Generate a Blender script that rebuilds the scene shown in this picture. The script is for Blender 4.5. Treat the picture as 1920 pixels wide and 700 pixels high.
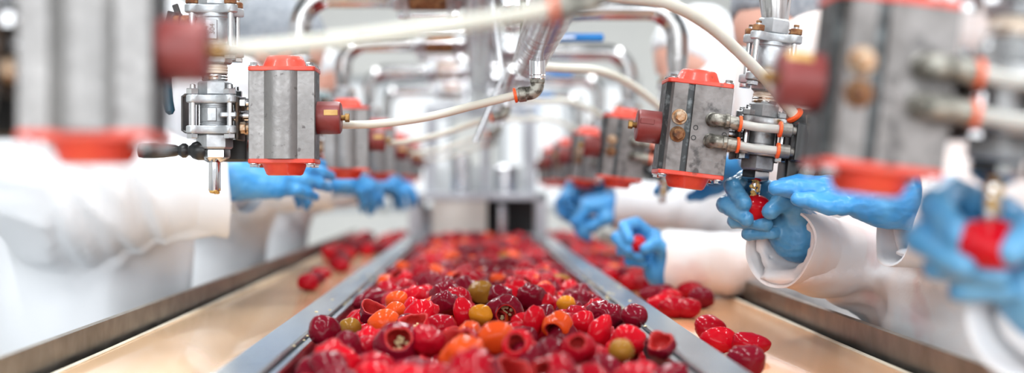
import bpy, bmesh, math, random
import numpy as np
from mathutils import Vector, Matrix, noise

for o in list(bpy.data.objects):
    bpy.data.objects.remove(o, do_unlink=True)
SC = bpy.context.scene
COL = SC.collection
random.seed(7)
RNG = np.random.default_rng(11)
R = math.radians

# ------------------------------------------------------------------ camera, light, exposure
CZ = 1.12                       # camera height above the floor
FPX = 1920 * 50 / 36.0          # focal length in pixels
YAW = math.atan(67 / FPX)       # the line runs along +Y, the camera looks a touch to the right
cam_d = bpy.data.cameras.new('camera')
cam = bpy.data.objects.new('camera', cam_d)
COL.objects.link(cam)
cam.location = (0, 0, CZ)
cam.rotation_euler = (R(90), 0, -YAW)
cam_d.lens = 50
cam_d.sensor_width = 36
cam_d.clip_start = 0.02
cam_d.dof.use_dof = True
cam_d.dof.focus_distance = 1.65
cam_d.dof.aperture_fstop = 2.4
SC.camera = cam

world = bpy.data.worlds.new('world')
SC.world = world
world.use_nodes = True
wn = world.node_tree
bg = wn.nodes['Background']
bg.inputs[0].default_value = (0.93, 0.97, 1.0, 1)
bg.inputs[1].default_value = 0.85

def area_light(name, loc, rot, sx, sy, power, col=(1, 1, 1)):
    d = bpy.data.lights.new(name, 'AREA')
    d.shape = 'RECTANGLE'
    d.size = sx
    d.size_y = sy
    d.energy = power
    d.color = col
    o = bpy.data.objects.new(name, d)
    o.location = loc
    o.rotation_euler = rot
    COL.objects.link(o)
    return o

for lx in (-1.5, 0.0, 1.5):
    for ly in (0.2, 2.2, 4.4, 6.8):
        area_light('ceiling_lamp', (lx, ly, 3.3), (0, 0, 0), 0.22, 1.3, 24, (0.97, 0.99, 1.0))
# daylight from the windows behind the camera
area_light('rear_window_light', (-1.2, -2.6, 1.9), (R(78), 0, R(-18)), 2.6, 1.8, 46, (0.95, 0.98, 1.0))
area_light('rear_window_light', (1.6, -2.6, 1.9), (R(78), 0, R(20)), 2.2, 1.8, 40, (0.95, 0.98, 1.0))

SC.view_settings.view_transform = 'Standard'
SC.view_settings.look = 'None'
SC.view_settings.exposure = 0.5
SC.view_settings.gamma = 1.0
SC.view_settings.use_curve_mapping = False
SC.cycles.use_denoising = True
SC.cycles.max_bounces = 8
SC.cycles.caustics_reflective = False
SC.cycles.caustics_refractive = False
SC.cycles.sample_clamp_indirect = 6.0

_cy, _sy = math.cos(YAW), math.sin(YAW)
def at(px, py, Y):
    """world point seen at photo pixel px,py at world depth Y"""
    a, b = (px - 960) / FPX, (350 - py) / FPX
    dx, dy = a * _cy + _sy, -a * _sy + _cy
    k = Y / dy
    return Vector((dx * k, Y, CZ + b * k))
def proj(p):
    x, y, z = p[0], p[1], p[2] - CZ
    cx, cd = x * _cy - y * _sy, x * _sy + y * _cy
    return 960 + FPX * cx / cd, 350 - FPX * z / cd

# ------------------------------------------------------------------ materials
MATS = {}
def mat(name, base, rough=0.5, metal=0.0, col2=None, nscale=20.0, ncon=(0.4, 0.65), detail=4.0,
        bump=0.0, bscale=60.0, rvar=0.0, coat=0.0, sss=0.0, col3=None, n3scale=8.0, n3con=(0.6, 0.7),
        stretch=None, spec=0.5, emit=None, trans=0.0, ior=1.45, sheen=0.0):
    if name in MATS:
        return MATS[name]
    m = bpy.data.materials.new(name)
    m.use_nodes = True
    nt = m.node_tree
    N, L = nt.nodes, nt.links
    p = N['Principled BSDF']
    p.inputs['Base Color'].default_value = (*base, 1)
    p.inputs['Roughness'].default_value = rough
    p.inputs['Metallic'].default_value = metal
    p.inputs['Specular IOR Level'].default_value = spec
    p.inputs['Coat Weight'].default_value = coat
    p.inputs['Coat Roughness'].default_value = 0.045
    p.inputs['IOR'].default_value = ior
    p.inputs['Transmission Weight'].default_value = trans
    p.inputs['Sheen Weight'].default_value = sheen
    if sss:
        p.inputs['Subsurface Weight'].default_value = sss
        p.inputs['Subsurface Radius'].default_value = (0.008, 0.003, 0.002)
    if emit:
        p.inputs['Emission Color'].default_value = (*emit[0], 1)
        p.inputs['Emission Strength'].default_value = emit[1]
    tc = N.new('ShaderNodeTexCoord')
    vec = tc.outputs['Object']
    if stretch:
        mp = N.new('ShaderNodeMapping')
        mp.inputs['Scale'].default_value = stretch
        L.new(vec, mp.inputs['Vector'])
        vec = mp.outputs['Vector']
    last = None
    def layer(prev, col, sc, con, det):
        nz = N.new('ShaderNodeTexNoise')
        nz.inputs['Scale'].default_value = sc
        nz.inputs['Detail'].default_value = det
        L.new(vec, nz.inputs['Vector'])
        rp = N.new('ShaderNodeMapRange')
        rp.inputs['From Min'].default_value = con[0]
        rp.inputs['From Max'].default_value = con[1]
        L.new(nz.outputs['Fac'], rp.inputs['Value'])
        mx = N.new('ShaderNodeMix')
        mx.data_type = 'RGBA'
        L.new(rp.outputs['Result'], mx.inputs['Factor'])
        if prev is None:
            mx.inputs['A'].default_value = (*base, 1)
        else:
            L.new(prev, mx.inputs['A'])
        mx.inputs['B'].default_value = (*col, 1)
        return mx.outputs['Result']
    if col2:
        last = layer(None, col2, nscale, ncon, detail)
    if col3:
        last = layer(last, col3, n3scale, n3con, 3.0)
    if last is not None:
        L.new(last, p.inputs['Base Color'])
    if rvar:
        nz = N.new('ShaderNodeTexNoise')
        nz.inputs['Scale'].default_value = bscale * 0.5
        L.new(vec, nz.inputs['Vector'])
        rp = N.new('ShaderNodeMapRange')
        rp.inputs['From Min'].default_value = 0.35
        rp.inputs['From Max'].default_value = 0.65
        rp.inputs['To Min'].default_value = max(0.02, rough - rvar)
        rp.inputs['To Max'].default_value = rough + rvar
        L.new(nz.outputs['Fac'], rp.inputs['Value'])
        L.new(rp.outputs['Result'], p.inputs['Roughness'])
    if bump:
        nz = N.new('ShaderNodeTexNoise')
        nz.inputs['Scale'].default_value = bscale
        nz.inputs['Detail'].default_value = 5
        L.new(vec, nz.inputs['Vector'])
        bp = N.new('ShaderNodeBump')
        bp.inputs['Strength'].default_value = bump
        bp.inputs['Distance'].default_value = 0.002
        L.new(nz.outputs['Fac'], bp.inputs['Height'])
        L.new(bp.outputs['Normal'], p.inputs['Normal'])
    MATS[name] = m
    return m

M_STEEL = mat('polished_steel', (0.62, 0.62, 0.63), 0.16, 1.0, col2=(0.5, 0.5, 0.52), nscale=30, rvar=0.06, bump=0.02, bscale=120)
M_CAST = mat('cast_steel', (0.50, 0.52, 0.54), 0.46, 0.72, col2=(0.38, 0.40, 0.42), nscale=45, bump=0.12, bscale=300, rvar=0.08)
M_CASTDIRTY = mat('worn_cast_steel', (0.44, 0.45, 0.46), 0.42, 0.8, col2=(0.26, 0.26, 0.26), nscale=60, ncon=(.45, .7),
                  col3=(0.22, 0.11, 0.04), n3scale=40, n3con=(.62, .72), bump=0.15, bscale=250, rvar=0.1)
M_PIPE = mat('stainless_pipe', (0.47, 0.465, 0.465), 0.19, 1.0, col2=(0.38, 0.37, 0.365), nscale=14, rvar=0.06, bump=0.03, bscale=90)
M_BRUSH = mat('brushed_stainless', (0.50, 0.55, 0.57), 0.27, 1.0, col2=(0.42, 0.47, 0.49), nscale=5, bump=0.008,
              bscale=25)
M_GUARD = mat('guard_stainless', (0.25, 0.23, 0.20), 0.40, 0.9, col2=(0.19, 0.17, 0.145), nscale=8, rvar=0.08, bump=0.05, bscale=50)
M_ALU = mat('anodised_aluminium', (0.235, 0.228, 0.225), 0.40, 0.8, col2=(0.30, 0.29, 0.285), nscale=28, ncon=(.4, .7),
            col3=(0.13, 0.12, 0.12), n3scale=120, n3con=(.64, .72), bump=0.10, bscale=300, rvar=0.06)
M_ALUG = mat('grimy_aluminium', (0.25, 0.235, 0.23), 0.5, 0.55, col2=(0.165, 0.155, 0.15), nscale=38, ncon=(.4, .66), col3=(0.09, 0.085, 0.085), n3scale=70, n3con=(.60, .72), bump=0.14, bscale=300, rvar=0.06)
M_ALUD = mat('dark_aluminium', (0.06, 0.065, 0.068), 0.45, 0.6, col2=(0.22, 0.25, 0.26), nscale=110, ncon=(.52, .72), bump=0.1, bscale=300)
M_RED = mat('red_coated_cap', (0.78, 0.075, 0.04), 0.38, 0.0, col2=(0.66, 0.055, 0.03), nscale=25, col3=(0.35, 0.06, 0.04),
            n3scale=70, n3con=(.66, .74), bump=0.06, bscale=120, coat=0.15)
M_MAROON = mat('maroon_plastic', (0.22, 0.035, 0.032), 0.38, 0.0, col2=(0.30, 0.07, 0.065), nscale=40, ncon=(.5, .75), bump=0.08, bscale=150)
M_TAN = mat('tan_marker', (0.72, 0.47, 0.17), 0.5, 0.0, col2=(0.6, 0.36, 0.11), nscale=80)
M_BRASS = mat('tarnished_brass', (0.38, 0.22, 0.07), 0.4, 0.9, col2=(0.16, 0.08, 0.03), nscale=160)
M_RUSTSTEEL = mat('rust_stained_steel', (0.55, 0.55, 0.55), 0.3, 0.9, col2=(0.30, 0.14, 0.05), nscale=70, ncon=(.46, .58), col3=(0.10, 0.06, 0.03), n3scale=60, n3con=(.58, .66), bump=0.1, bscale=200)
M_RUST = mat('rusty_steel', (0.20, 0.075, 0.03), 0.65, 0.35, col2=(0.36, 0.20, 0.09), nscale=140, col3=(0.08, 0.04, 0.025), n3scale=90, n3con=(.5, .7), bump=0.3, bscale=300)
M_DKRUST = mat('dark_rusted_plate', (0.05, 0.04, 0.035), 0.5, 0.5, col2=(0.16, 0.08, 0.035), nscale=90, ncon=(.52, .7), bump=0.2, bscale=200)
M_RUSTBOLT = mat('rust_faced_bolt', (0.5, 0.40, 0.30), 0.45, 0.7, col2=(0.32, 0.15, 0.06), nscale=180, bump=0.15, bscale=250)
M_HOSE = mat('milky_plastic_hose', (0.72, 0.71, 0.63), 0.36, 0.0, col2=(0.66, 0.64, 0.55), nscale=12, sss=0.25)
M_HOSEC = mat('clear_plastic_hose', (0.50, 0.50, 0.47), 0.25, 0.0, col2=(0.42, 0.42, 0.40), nscale=30, sss=0.3)
M_ORANGE = mat('orange_collar', (0.90, 0.12, 0.02), 0.35, 0.0, col2=(0.8, 0.09, 0.015), nscale=60)
M_FITTING = mat('grimy_fitting', (0.34, 0.33, 0.29), 0.42, 0.7, col2=(0.10, 0.095, 0.08), nscale=120, ncon=(.45, .62), bump=0.3, bscale=260)
M_FITGREY = mat('grey_fitting', (0.22, 0.21, 0.19), 0.4, 0.5, col2=(0.12, 0.11, 0.10), nscale=90, bump=0.1, bscale=200)
M_BLACK = mat('black_plastic', (0.012, 0.013, 0.014), 0.33, 0.0, col2=(0.022, 0.022, 0.023), nscale=50, bump=0.05, bscale=200)
M_BRACKET = mat('black_bracket', (0.018, 0.015, 0.016), 0.4, 0.0, col2=(0.035, 0.026, 0.022), nscale=80, bump=0.12, bscale=200)
M_TEAL = mat('teal_lever_sleeve', (0.004, 0.085, 0.15), 0.35, 0.0, col2=(0.008, 0.06, 0.10), nscale=30, coat=0.2)
M_BLUEH = mat('blue_lever_sleeve', (0.005, 0.20, 0.58), 0.4, 0.0, col2=(0.004, 0.16, 0.5), nscale=30)
M_TAPE = mat('thread_tape', (0.80, 0.68, 0.55), 0.6, 0.0, col2=(0.86, 0.78, 0.70), nscale=40, bump=0.25, bscale=120, stretch=(1, 1, 5))
M_PASTE = mat('golden_pepper_paste', (0.50, 0.28, 0.06), 0.45, 0.0, col2=(0.65, 0.45, 0.15), nscale=250, bump=0.6, bscale=400)
M_GLOVE = mat('blue_nitrile', (0.035, 0.27, 0.64), 0.36, 0.0, col2=(0.09, 0.36, 0.69), nscale=30, ncon=(.4, .7), bump=0.22, bscale=85, sheen=0.1, coat=0.05)
M_GLOVED = mat('worn_blue_nitrile', (0.06, 0.26, 0.50), 0.32, 0.0, col2=(0.14, 0.38, 0.60), nscale=45, ncon=(.42, .72), bump=0.3, bscale=170, coat=0.12)
M_COAT = mat('white_work_coat', (0.78, 0.80, 0.83), 0.9, 0.0, col2=(0.76, 0.78, 0.81), nscale=5, bump=0.06, bscale=300)
M_COATP = mat('stained_white_coat', (0.78, 0.79, 0.81), 0.9, 0.0, col2=(0.80, 0.66, 0.61), nscale=7.5, ncon=(.42, .66), col3=(0.68, 0.38, 0.38),
              n3scale=9, n3con=(.62, .85), bump=0.06, bscale=300)
M_SKIN = mat('skin', (0.62, 0.33, 0.25), 0.5, 0.0, col2=(0.66, 0.38, 0.30), nscale=20, sss=0.15)
M_NET = mat('grey_hair_net', (0.20, 0.22, 0.25), 0.7, 0.0, col2=(0.30, 0.32, 0.35), nscale=80, bump=0.3, bscale=200)
M_NETW = mat('white_hair_net', (0.74, 0.76, 0.78), 0.7, 0.0, col2=(0.62, 0.64, 0.67), nscale=80, bump=0.3, bscale=200)
M_HAIR = mat('dark_hair', (0.04, 0.03, 0.028), 0.5, 0.0, col2=(0.07, 0.05, 0.045), nscale=90, stretch=(1, 1, 6), bump=0.3, bscale=150)
M_MASK = mat('pale_teal_face_mask', (0.56, 0.76, 0.79), 0.8, 0.0, col2=(0.48, 0.68, 0.72), nscale=40, bump=0.1, bscale=200)
M_EYE = mat('dark_eye', (0.03, 0.02, 0.02), 0.2)
M_TROUSER = mat('white_trousers', (0.75, 0.76, 0.78), 0.85)
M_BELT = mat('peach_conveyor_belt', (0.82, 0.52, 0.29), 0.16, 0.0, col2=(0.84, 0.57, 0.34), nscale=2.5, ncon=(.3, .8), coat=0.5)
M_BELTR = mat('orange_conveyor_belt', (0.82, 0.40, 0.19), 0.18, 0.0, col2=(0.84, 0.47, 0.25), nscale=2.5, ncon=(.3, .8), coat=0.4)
M_CREAM = mat('cream_belt_edge', (0.74, 0.68, 0.56), 0.5, 0.0, col2=(0.6, 0.52, 0.4), nscale=12)
M_DARK = mat('dark_gap', (0.03, 0.03, 0.032), 0.5, 0.3)
M_WALL = mat('painted_wall', (0.80, 0.80, 0.77), 0.7, 0.0, col2=(0.76, 0.76, 0.74), nscale=2)
M_CEIL = mat('grey_ceiling', (0.30, 0.31, 0.32), 0.8)  # unseen; tone made up, darker to keep broad reflections off peppers and steel
M_FLOOR = mat('grey_floor', (0.44, 0.45, 0.46), 0.35, 0.0, col2=(0.38, 0.39, 0.40), nscale=3, rvar=0.1)
M_FRAME = mat('grey_window_frame', (0.50, 0.53, 0.56), 0.45, 0.0)
M_GLASS = mat('window_glass', (1, 1, 1), 0.02, 0.0, trans=1.0, ior=1.1)
M_PANEL = mat('beige_machine_panel', (0.66, 0.63, 0.58), 0.5, 0.0, col2=(0.6, 0.57, 0.52), nscale=5)
M_GREYM = mat('grey_machine_paint', (0.50, 0.52, 0.56), 0.4, 0.3, col2=(0.44, 0.46, 0.5), nscale=6)
M_WHITEP = mat('white_machine_panel', (0.82, 0.84, 0.85), 0.4, 0.0, col2=(0.74, 0.77, 0.79), nscale=5)
M_SEED = mat('pepper_seed', (0.82, 0.68, 0.40), 0.5, 0.0, col2=(0.70, 0.52, 0.24), nscale=200)

def pepper_mat(name, a, b, c):
    return mat(name, a, 0.2, 0.0, col2=b, nscale=55, ncon=(.38, .68), detail=3, col3=c, n3scale=28, n3con=(.58, .8),
               bump=0.06, bscale=130, coat=0.24, sss=0.0, spec=0.03)
P_BRIGHT = pepper_mat('bright_red_pepper_skin', (0.50, 0.004, 0.012), (0.43, 0.003, 0.013), (0.57, 0.010, 0.010))
P_RED = pepper_mat('red_pepper_skin', (0.36, 0.003, 0.011), (0.28, 0.003, 0.013), (0.43, 0.005, 0.010))
P_DARK = pepper_mat('dark_red_pepper_skin', (0.17, 0.003, 0.012), (0.12, 0.004, 0.014), (0.26, 0.004, 0.012))
P_ORANGE = pepper_mat('orange_pepper_skin', (0.70, 0.09, 0.012), (0.62, 0.04, 0.012), (0.72, 0.16, 0.015))
P_AMBER = pepper_mat('amber_pepper_skin', (0.62, 0.24, 0.015), (0.52, 0.16, 0.012), (0.66, 0.30, 0.02))
P_OLIVE = pepper_mat('olive_pepper_skin', (0.30, 0.14, 0.018), (0.22, 0.09, 0.014), (0.36, 0.20, 0.03))
P_FLESH = mat('pepper_flesh', (0.40, 0.012, 0.016), 0.3, 0.0, col2=(0.50, 0.04, 0.03), nscale=60, bump=0.3, bscale=180, coat=0.2, spec=0.1)

# ------------------------------------------------------------------ mesh helpers
class MB:
    def __init__(self):
        self.v, self.f, self.m = [], [], []
    def add(self, vs, fs, M=None, mi=0):
        o = len(self.v)
        for p in vs:
            p = Vector(p)
            self.v.append(M @ p if M is not None else p)
        for f in fs:
            self.f.append([i + o for i in f])
            self.m.append(mi)
        return self
    def lathe(self, prof, n=28, M=None, mi=0, cap=True, phase=0.0):
        vs, fs = [], []
        k = len(prof)
        for (r, z) in prof:
            for i in range(n):
                a = 2 * math.pi * (i + phase) / n
                vs.append((r * math.cos(a), r * math.sin(a), z))
        for j in range(k - 1):
            for i in range(n):
                i2 = (i + 1) % n
                fs.append([j * n + i, j * n + i2, (j + 1) * n + i2, (j + 1) * n + i])
        if cap:
            fs.append([i for i in range(n)][::-1])
            fs.append([(k - 1) * n + i for i in range(n)])
        return self.add(vs, fs, M, mi)
    def cyl(self, r, z0, z1, n=24, M=None, mi=0, bev=None):
        b = min(r * 0.12, abs(z1 - z0) * 0.3) if bev is None else bev
        return self.lathe([(r - b, z0), (r, z0 + b), (r, z1 - b), (r - b, z1)], n, M, mi)
    def hexn(self, r, z0, z1, M=None, mi=0, phase=0.5):
        b = min(r * 0.10, abs(z1 - z0) * 0.25)
        return self.lathe([(r * 0.9, z0), (r, z0 + b), (r, z1 - b), (r * 0.9, z1)], 6, M, mi, phase=phase)
    def prism(self, out, z0, z1, bev=0.0, M=None, mi=0):
        n = len(out)
        cx = sum(p[0] for p in out) / n
        cy = sum(p[1] for p in out) / n
        hx = max(abs(p[0] - cx) for p in out)
        hy = max(abs(p[1] - cy) for p in out)
        def ring(b, z):
            sx, sy = 1 - b / hx, 1 - b / hy
            return [(cx + (p[0] - cx) * sx, cy + (p[1] - cy) * sy, z) for p in out]
        if bev > 0:
            rings = [ring(bev, z0), ring(0, z0 + bev), ring(0, z1 - bev), ring(bev, z1)]
        else:
            rings = [ring(0, z0), ring(0, z1)]
        vs = [p for r_ in rings for p in r_]
        fs = []
        for j in range(len(rings) - 1):
            for i in range(n):
                i2 = (i + 1) % n
                fs.append([j * n + i, j * n + i2, (j + 1) * n + i2, (j + 1) * n + i])
        fs.append(list(range(n))[::-1])
        fs.append([(len(rings) - 1) * n + i for i in range(n)])
        return self.add(vs, fs, M, mi)
    def box(self, lo, hi, bev=0.002, M=None, mi=0):
        out = rrect(hi[0] - lo[0], hi[1] - lo[1], max(bev, 1e-4), ((lo[0] + hi[0]) / 2, (lo[1] + hi[1]) / 2), 2)
        return self.prism(out, lo[2], hi[2], bev, M, mi)
    def tube(self, path, r, n=16, mi=0, cap=True, M=None):
        path = [Vector(p) for p in path]
        rs = r if isinstance(r, (list, tuple)) else [r] * len(path)
        vs, fs = [], []
        t0 = (path[1] - path[0]).normalized()
        u = t0.orthogonal().normalized()
        for j, p in enumerate(path):
            if j == 0:
                t = t0
            elif j == len(path) - 1:
                t = (path[j] - path[j - 1]).normalized()
            else:
                t = ((path[j + 1] - p).normalized() + (p - path[j - 1]).normalized()).normalized()
            u = (u - t * u.dot(t)).normalized()
            w = t.cross(u)
            for i in range(n):
                a = 2 * math.pi * i / n
                vs.append(p + (u * math.cos(a) + w * math.sin(a)) * rs[j])
        for j in range(len(path) - 1):
            for i in range(n):
                i2 = (i + 1) % n
                fs.append([j * n + i, j * n + i2, (j + 1) * n + i2, (j + 1) * n + i])
        if cap:
            fs.append(list(range(n))[::-1])
            fs.append([(len(path) - 1) * n + i for i in range(n)])
        return self.add(vs, fs, M, mi)
    def ball(self, c, r, sc=(1, 1, 1), n=16, k=10, mi=0):
        prof = []
        for j in range(k + 1):
            a = -math.pi / 2 + math.pi * j / k
            prof.append((max(math.cos(a), 0.001) * r, math.sin(a) * r))
        M = Matrix.Translation(Vector(c)) @ Matrix.Diagonal((*sc, 1))
        return self.lathe(prof, n, M, mi)
    def build(self, name, mats, parent=None, angle=38, M=None):
        me = bpy.data.meshes.new(name)
        me.from_pydata([tuple(p) for p in self.v], [], self.f)
        if not isinstance(mats, (list, tuple)):
            mats = [mats]
        for m in mats:
            me.materials.append(m)
        me.polygons.foreach_set('material_index', self.m)
        bm = bmesh.new()
        bm.from_mesh(me)
        bmesh.ops.recalc_face_normals(bm, faces=bm.faces)
        bm.to_mesh(me)
        bm.free()
        me.shade_smooth()
        me.set_sharp_from_angle(angle=R(angle))
        me.update()
        return link(name, me, parent, M)

def link(name, me, parent=None, M=None):
    o = bpy.data.objects.new(name, me)
    COL.objects.link(o)
    if M is not None:
        o.matrix_local = M
    if parent is not None:
        o.parent = parent
    return o

def rrect(w, h, r, c=(0, 0), seg=4):
    pts = []
    for (sx, sy, a0) in ((1, 1, 0), (-1, 1, 90), (-1, -1, 180), (1, -1, 270)):
        for i in range(seg + 1):
            a = R(a0 + 90 * i / seg)
            pts.append((c[0] + sx * (w / 2 - r) + r * math.cos(a), c[1] + sy * (h / 2 - r) + r * math.sin(a)))
    return pts

def axis(o, d):
    """matrix taking local z to direction d with its origin at o"""
    d = Vector(d).normalized()
    return Matrix.Translation(Vector(o)) @ d.to_track_quat('Z', 'Y').to_matrix().to_4x4()

def smooth_path(pts, n=8):
    pts = [Vector(p) for p in pts]
    out = []
    P = [pts[0] * 2 - pts[1]] + pts + [pts[-1] * 2 - pts[-2]]
    for i in range(1, len(P) - 2):
        a, b, c, d = P[i - 1], P[i], P[i + 1], P[i + 2]
        for k in range(n):
            t = k / n
            out.append(0.5 * ((2 * b) + (c - a) * t + (2 * a - 5 * b + 4 * c - d) * t * t + (3 * b - a - 3 * c + d) * t ** 3))
    out.append(pts[-1])
    return out

def bend_path(a, corner, b, r, n=10):
    a, c, b = Vector(a), Vector(corner), Vector(b)
    d1, d2 = (a - c).normalized(), (b - c).normalized()
    p0, p1 = c + d1 * r, c + d2 * r
    out = [a]
    cen = c + d1 * r + d2 * r
    for i in range(n + 1):
        t = R(90) * i / n
        out.append(cen - d2 * r * math.cos(t) - d1 * r * math.sin(t))
    out.append(b)
    return out

def tag(o, label, cat, group=None):
    o['label'] = label
    o['category'] = cat
    if group:
        o['group'] = group
    elif 'group' in o:
        del o['group']
    return o
def empty(name, loc=(0, 0, 0), rot=(0, 0, 0)):
    o = bpy.data.objects.new(name, None)
    o.empty_display_size = 0.05
    COL.objects.link(o)
    o.location = loc
    o.rotation_euler = rot
    return o
KIDS = {}
def copy_tree(o, parent=None):
    c = o.copy()
    COL.objects.link(c)
    if parent is not None:
        c.parent = parent
        c.matrix_parent_inverse = o.matrix_parent_inverse
    for ch in list(o.children):
        copy_tree(ch, c)
    return c
def structure(o):
    o['kind'] = 'structure'
    return o

# ------------------------------------------------------------------ SDF figures
class SDF:
    """union of tapered capsules, blended, meshed with surface nets into one continuous skin"""
    def __init__(self, k=0.02):
        self.c, self.sub, self.k = [], [], k
    def cone(self, a, b, ra, rb, k=None, sq=None):
        self.c.append((np.array(a, float), np.array(b, float), ra, rb, self.k if k is None else k, sq))
        return self
    def chain(self, pts, rs, k=None):
        for i in range(len(pts) - 1):
            self.cone(pts[i], pts[i + 1], rs[i], rs[i + 1], k)
        return self
    def cut(self, a, b, ra, rb):
        self.sub.append((np.array(a, float), np.array(b, float), ra, rb))
        return self
    @staticmethod
    def dcone(P, a, b, ra, rb, sq=None):
        if sq is not None:
            s = np.array(sq, np.float32)
            c = ((a + b) / 2).astype(np.float32)
            P = (P - c) * s + c
            a, b = (a - c) * s + c, (b - c) * s + c
        ba = (b - a).astype(np.float32)
        pa = P - a.astype(np.float32)
        den = max(float(ba @ ba), 1e-12)
        t = np.clip((pa @ ba) / den, 0, 1)
        d = np.sqrt(((pa - t[:, None] * ba) ** 2).sum(1)) - (ra + (rb - ra) * t)
        return d
    def mesh(self, h, extra=None, pad=0.02):
        lo = np.min([np.minimum(a, b) - max(ra, rb) * (1 / min(sq) if sq else 1) for a, b, ra, rb, k, sq in self.c], axis=0) - pad
        hi = np.max([np.maximum(a, b) + max(ra, rb) * (1 / min(sq) if sq else 1) for a, b, ra, rb, k, sq in self.c], axis=0) + pad
        n = np.ceil((hi - lo) / h).astype(int) + 1
        g = np.stack(np.meshgrid(*[lo[i] + h * np.arange(n[i]) for i in range(3)], indexing='ij'), -1).reshape(-1, 3).astype(np.float32)
        d = None
        for a, b, ra, rb, k, sq in self.c:
            e = self.dcone(g, a, b, ra, rb, sq)
            if d is None:
                d = e
            else:
                hh = np.maximum(k - np.abs(d - e), 0) / k
                d = np.minimum(d, e) - hh * hh * k * 0.25
        if extra is not None:
            d = extra(g, d)
        for a, b, ra, rb in self.sub:
            d = np.maximum(d, -self.dcone(g, a, b, ra, rb))
        return surface_nets(d.reshape(n), lo, h)

def surface_nets(v, lo, h):
    s = v < 0
    cs = [(i, j, k) for i in (0, 1) for j in (0, 1) for k in (0, 1)]
    sl = lambda a, c: a[c[0]:a.shape[0] - 1 + c[0], c[1]:a.shape[1] - 1 + c[1], c[2]:a.shape[2] - 1 + c[2]]
    cnt = sum(sl(s, c).astype(np.int8) for c in cs)
    act = (cnt > 0) & (cnt < 8)
    ii = np.argwhere(act)
    idx = -np.ones(act.shape, np.int64)
    idx[act] = np.arange(len(ii))
    cv = {c: sl(v, c)[act] for c in cs}
    pos = np.zeros((len(ii), 3))
    num = np.zeros(len(ii))
    for c in cs:
        for ax in range(3):
            if c[ax] == 0:
                c2 = tuple(1 if q == ax else c[q] for q in range(3))
                v0, v1 = cv[c], cv[c2]
                m = (v0 < 0) != (v1 < 0)
                t = v0[m] / (v0[m] - v1[m])
                p = np.tile(np.array(c, float), (m.sum(), 1))
                p[:, ax] += t
                pos[m] += p
                num[m] += 1
    pos = (pos / num[:, None] + ii) * h + lo
    faces = []
    for ax in range(3):
        b, c = [(1, 2), (2, 0), (0, 1)][ax]
        sh = np.array(v.shape)
        A = [slice(0, sh[q] - 1) if q == ax else slice(1, sh[q] - 1) for q in range(3)]
        B = [slice(1, sh[q]) if q == ax else slice(1, sh[q] - 1) for q in range(3)]
        s0, s1 = s[tuple(A)], s[tuple(B)]
        e = np.argwhere(s0 != s1)
        fl = s0[tuple(e.T)]
        e = e + np.array([0 if q == ax else 1 for q in range(3)])
        def cell(db, dc):
            o = e.copy()
            o[:, b] += db
            o[:, c] += dc
            return idx[tuple(o.T)]
        q = np.stack([cell(-1, -1), cell(0, -1), cell(0, 0), cell(-1, 0)], 1)
        q[~fl] = q[~fl][:, ::-1]
        faces.append(q)
    return pos, np.concatenate(faces)

def sdf_obj(name, vf, m, parent=None, disp=None, smooth=1):
    pos, faces = vf
    me = bpy.data.meshes.new(name)
    me.from_pydata(pos.tolist(), [], faces.tolist())
    me.materials.append(m)
    bm = bmesh.new()
    bm.from_mesh(me)
    for _ in range(smooth):
        bmesh.ops.smooth_vert(bm, verts=bm.verts, factor=0.5, use_axis_x=True, use_axis_y=True, use_axis_z=True)
    if disp is not None:
        bm.normal_update()
        new = [v.co + v.normal * disp(v.co) for v in bm.verts]
        for v, p in zip(bm.verts, new):
            v.co = p
    bm.to_mesh(me)
    bm.free()
    me.shade_smooth()
    return link(name, me, parent)

# ------------------------------------------------------------------ the setting
def wall(name, lo, hi, m):
    return structure(MB().box(lo, hi, 0.001).build(name, m))
wall('floor', (-4.2, -3.2, -0.1), (4.2, 10.6, 0.0), M_FLOOR)
wall('ceiling', (-4.2, -3.2, 3.6), (4.2, 10.6, 3.7), M_CEIL)
wall('wall_left', (-4.2, -3.2, 0), (-4.1, 10.6, 3.6), M_WALL)
wall('wall_right', (4.1, -3.2, 0), (4.2, 10.6, 3.6), M_WALL)
# back wall with a band of windows
YB = 9.6
WZ0, WZ1 = 0.95, 1.86
wins = [(-3.5, -2.55), (-2.3, -1.35), (-1.1, -0.15), (0.15, 1.1), (1.35, 2.3), (2.55, 3.5)]
w = MB()
w.box((-4.1, YB, 0), (4.1, YB + 0.2, WZ0), 0.001)
w.box((-4.1, YB, WZ1), (4.1, YB + 0.2, 3.6), 0.001)
xs = [-4.1] + [x for p in wins for x in p] + [4.1]
for i in range(0, len(xs), 2):
    w.box((xs[i], YB, WZ0), (xs[i + 1], YB + 0.2, WZ1), 0.001)
structure(w.build('wall_back', M_WALL))
for i, (x0, x1) in enumerate(wins):
    fr = MB()
    for lo, hi in (((x0, YB + .05, WZ0), (x0 + .05, YB + .12, WZ1)), ((x1 - .05, YB + .05, WZ0), (x1, YB + .12, WZ1)),
                   ((x0, YB + .05, WZ0), (x1, YB + .12, WZ0 + .05)), ((x0, YB + .05, WZ1 - .05), (x1, YB + .12, WZ1)),
                   (((x0 + x1) / 2 - .025, YB + .05, WZ0), ((x0 + x1) / 2 + .025, YB + .12, WZ1))):
        fr.box(lo, hi, 0.004)
    f = structure(fr.build('window_%d' % (i + 1), M_FRAME))
    MB().box((x0 + .03, YB + .08, WZ0 + .03), (x1 - .03, YB + .086, WZ1 - .03), 0.001).build('pane', M_GLASS, f)

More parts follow.
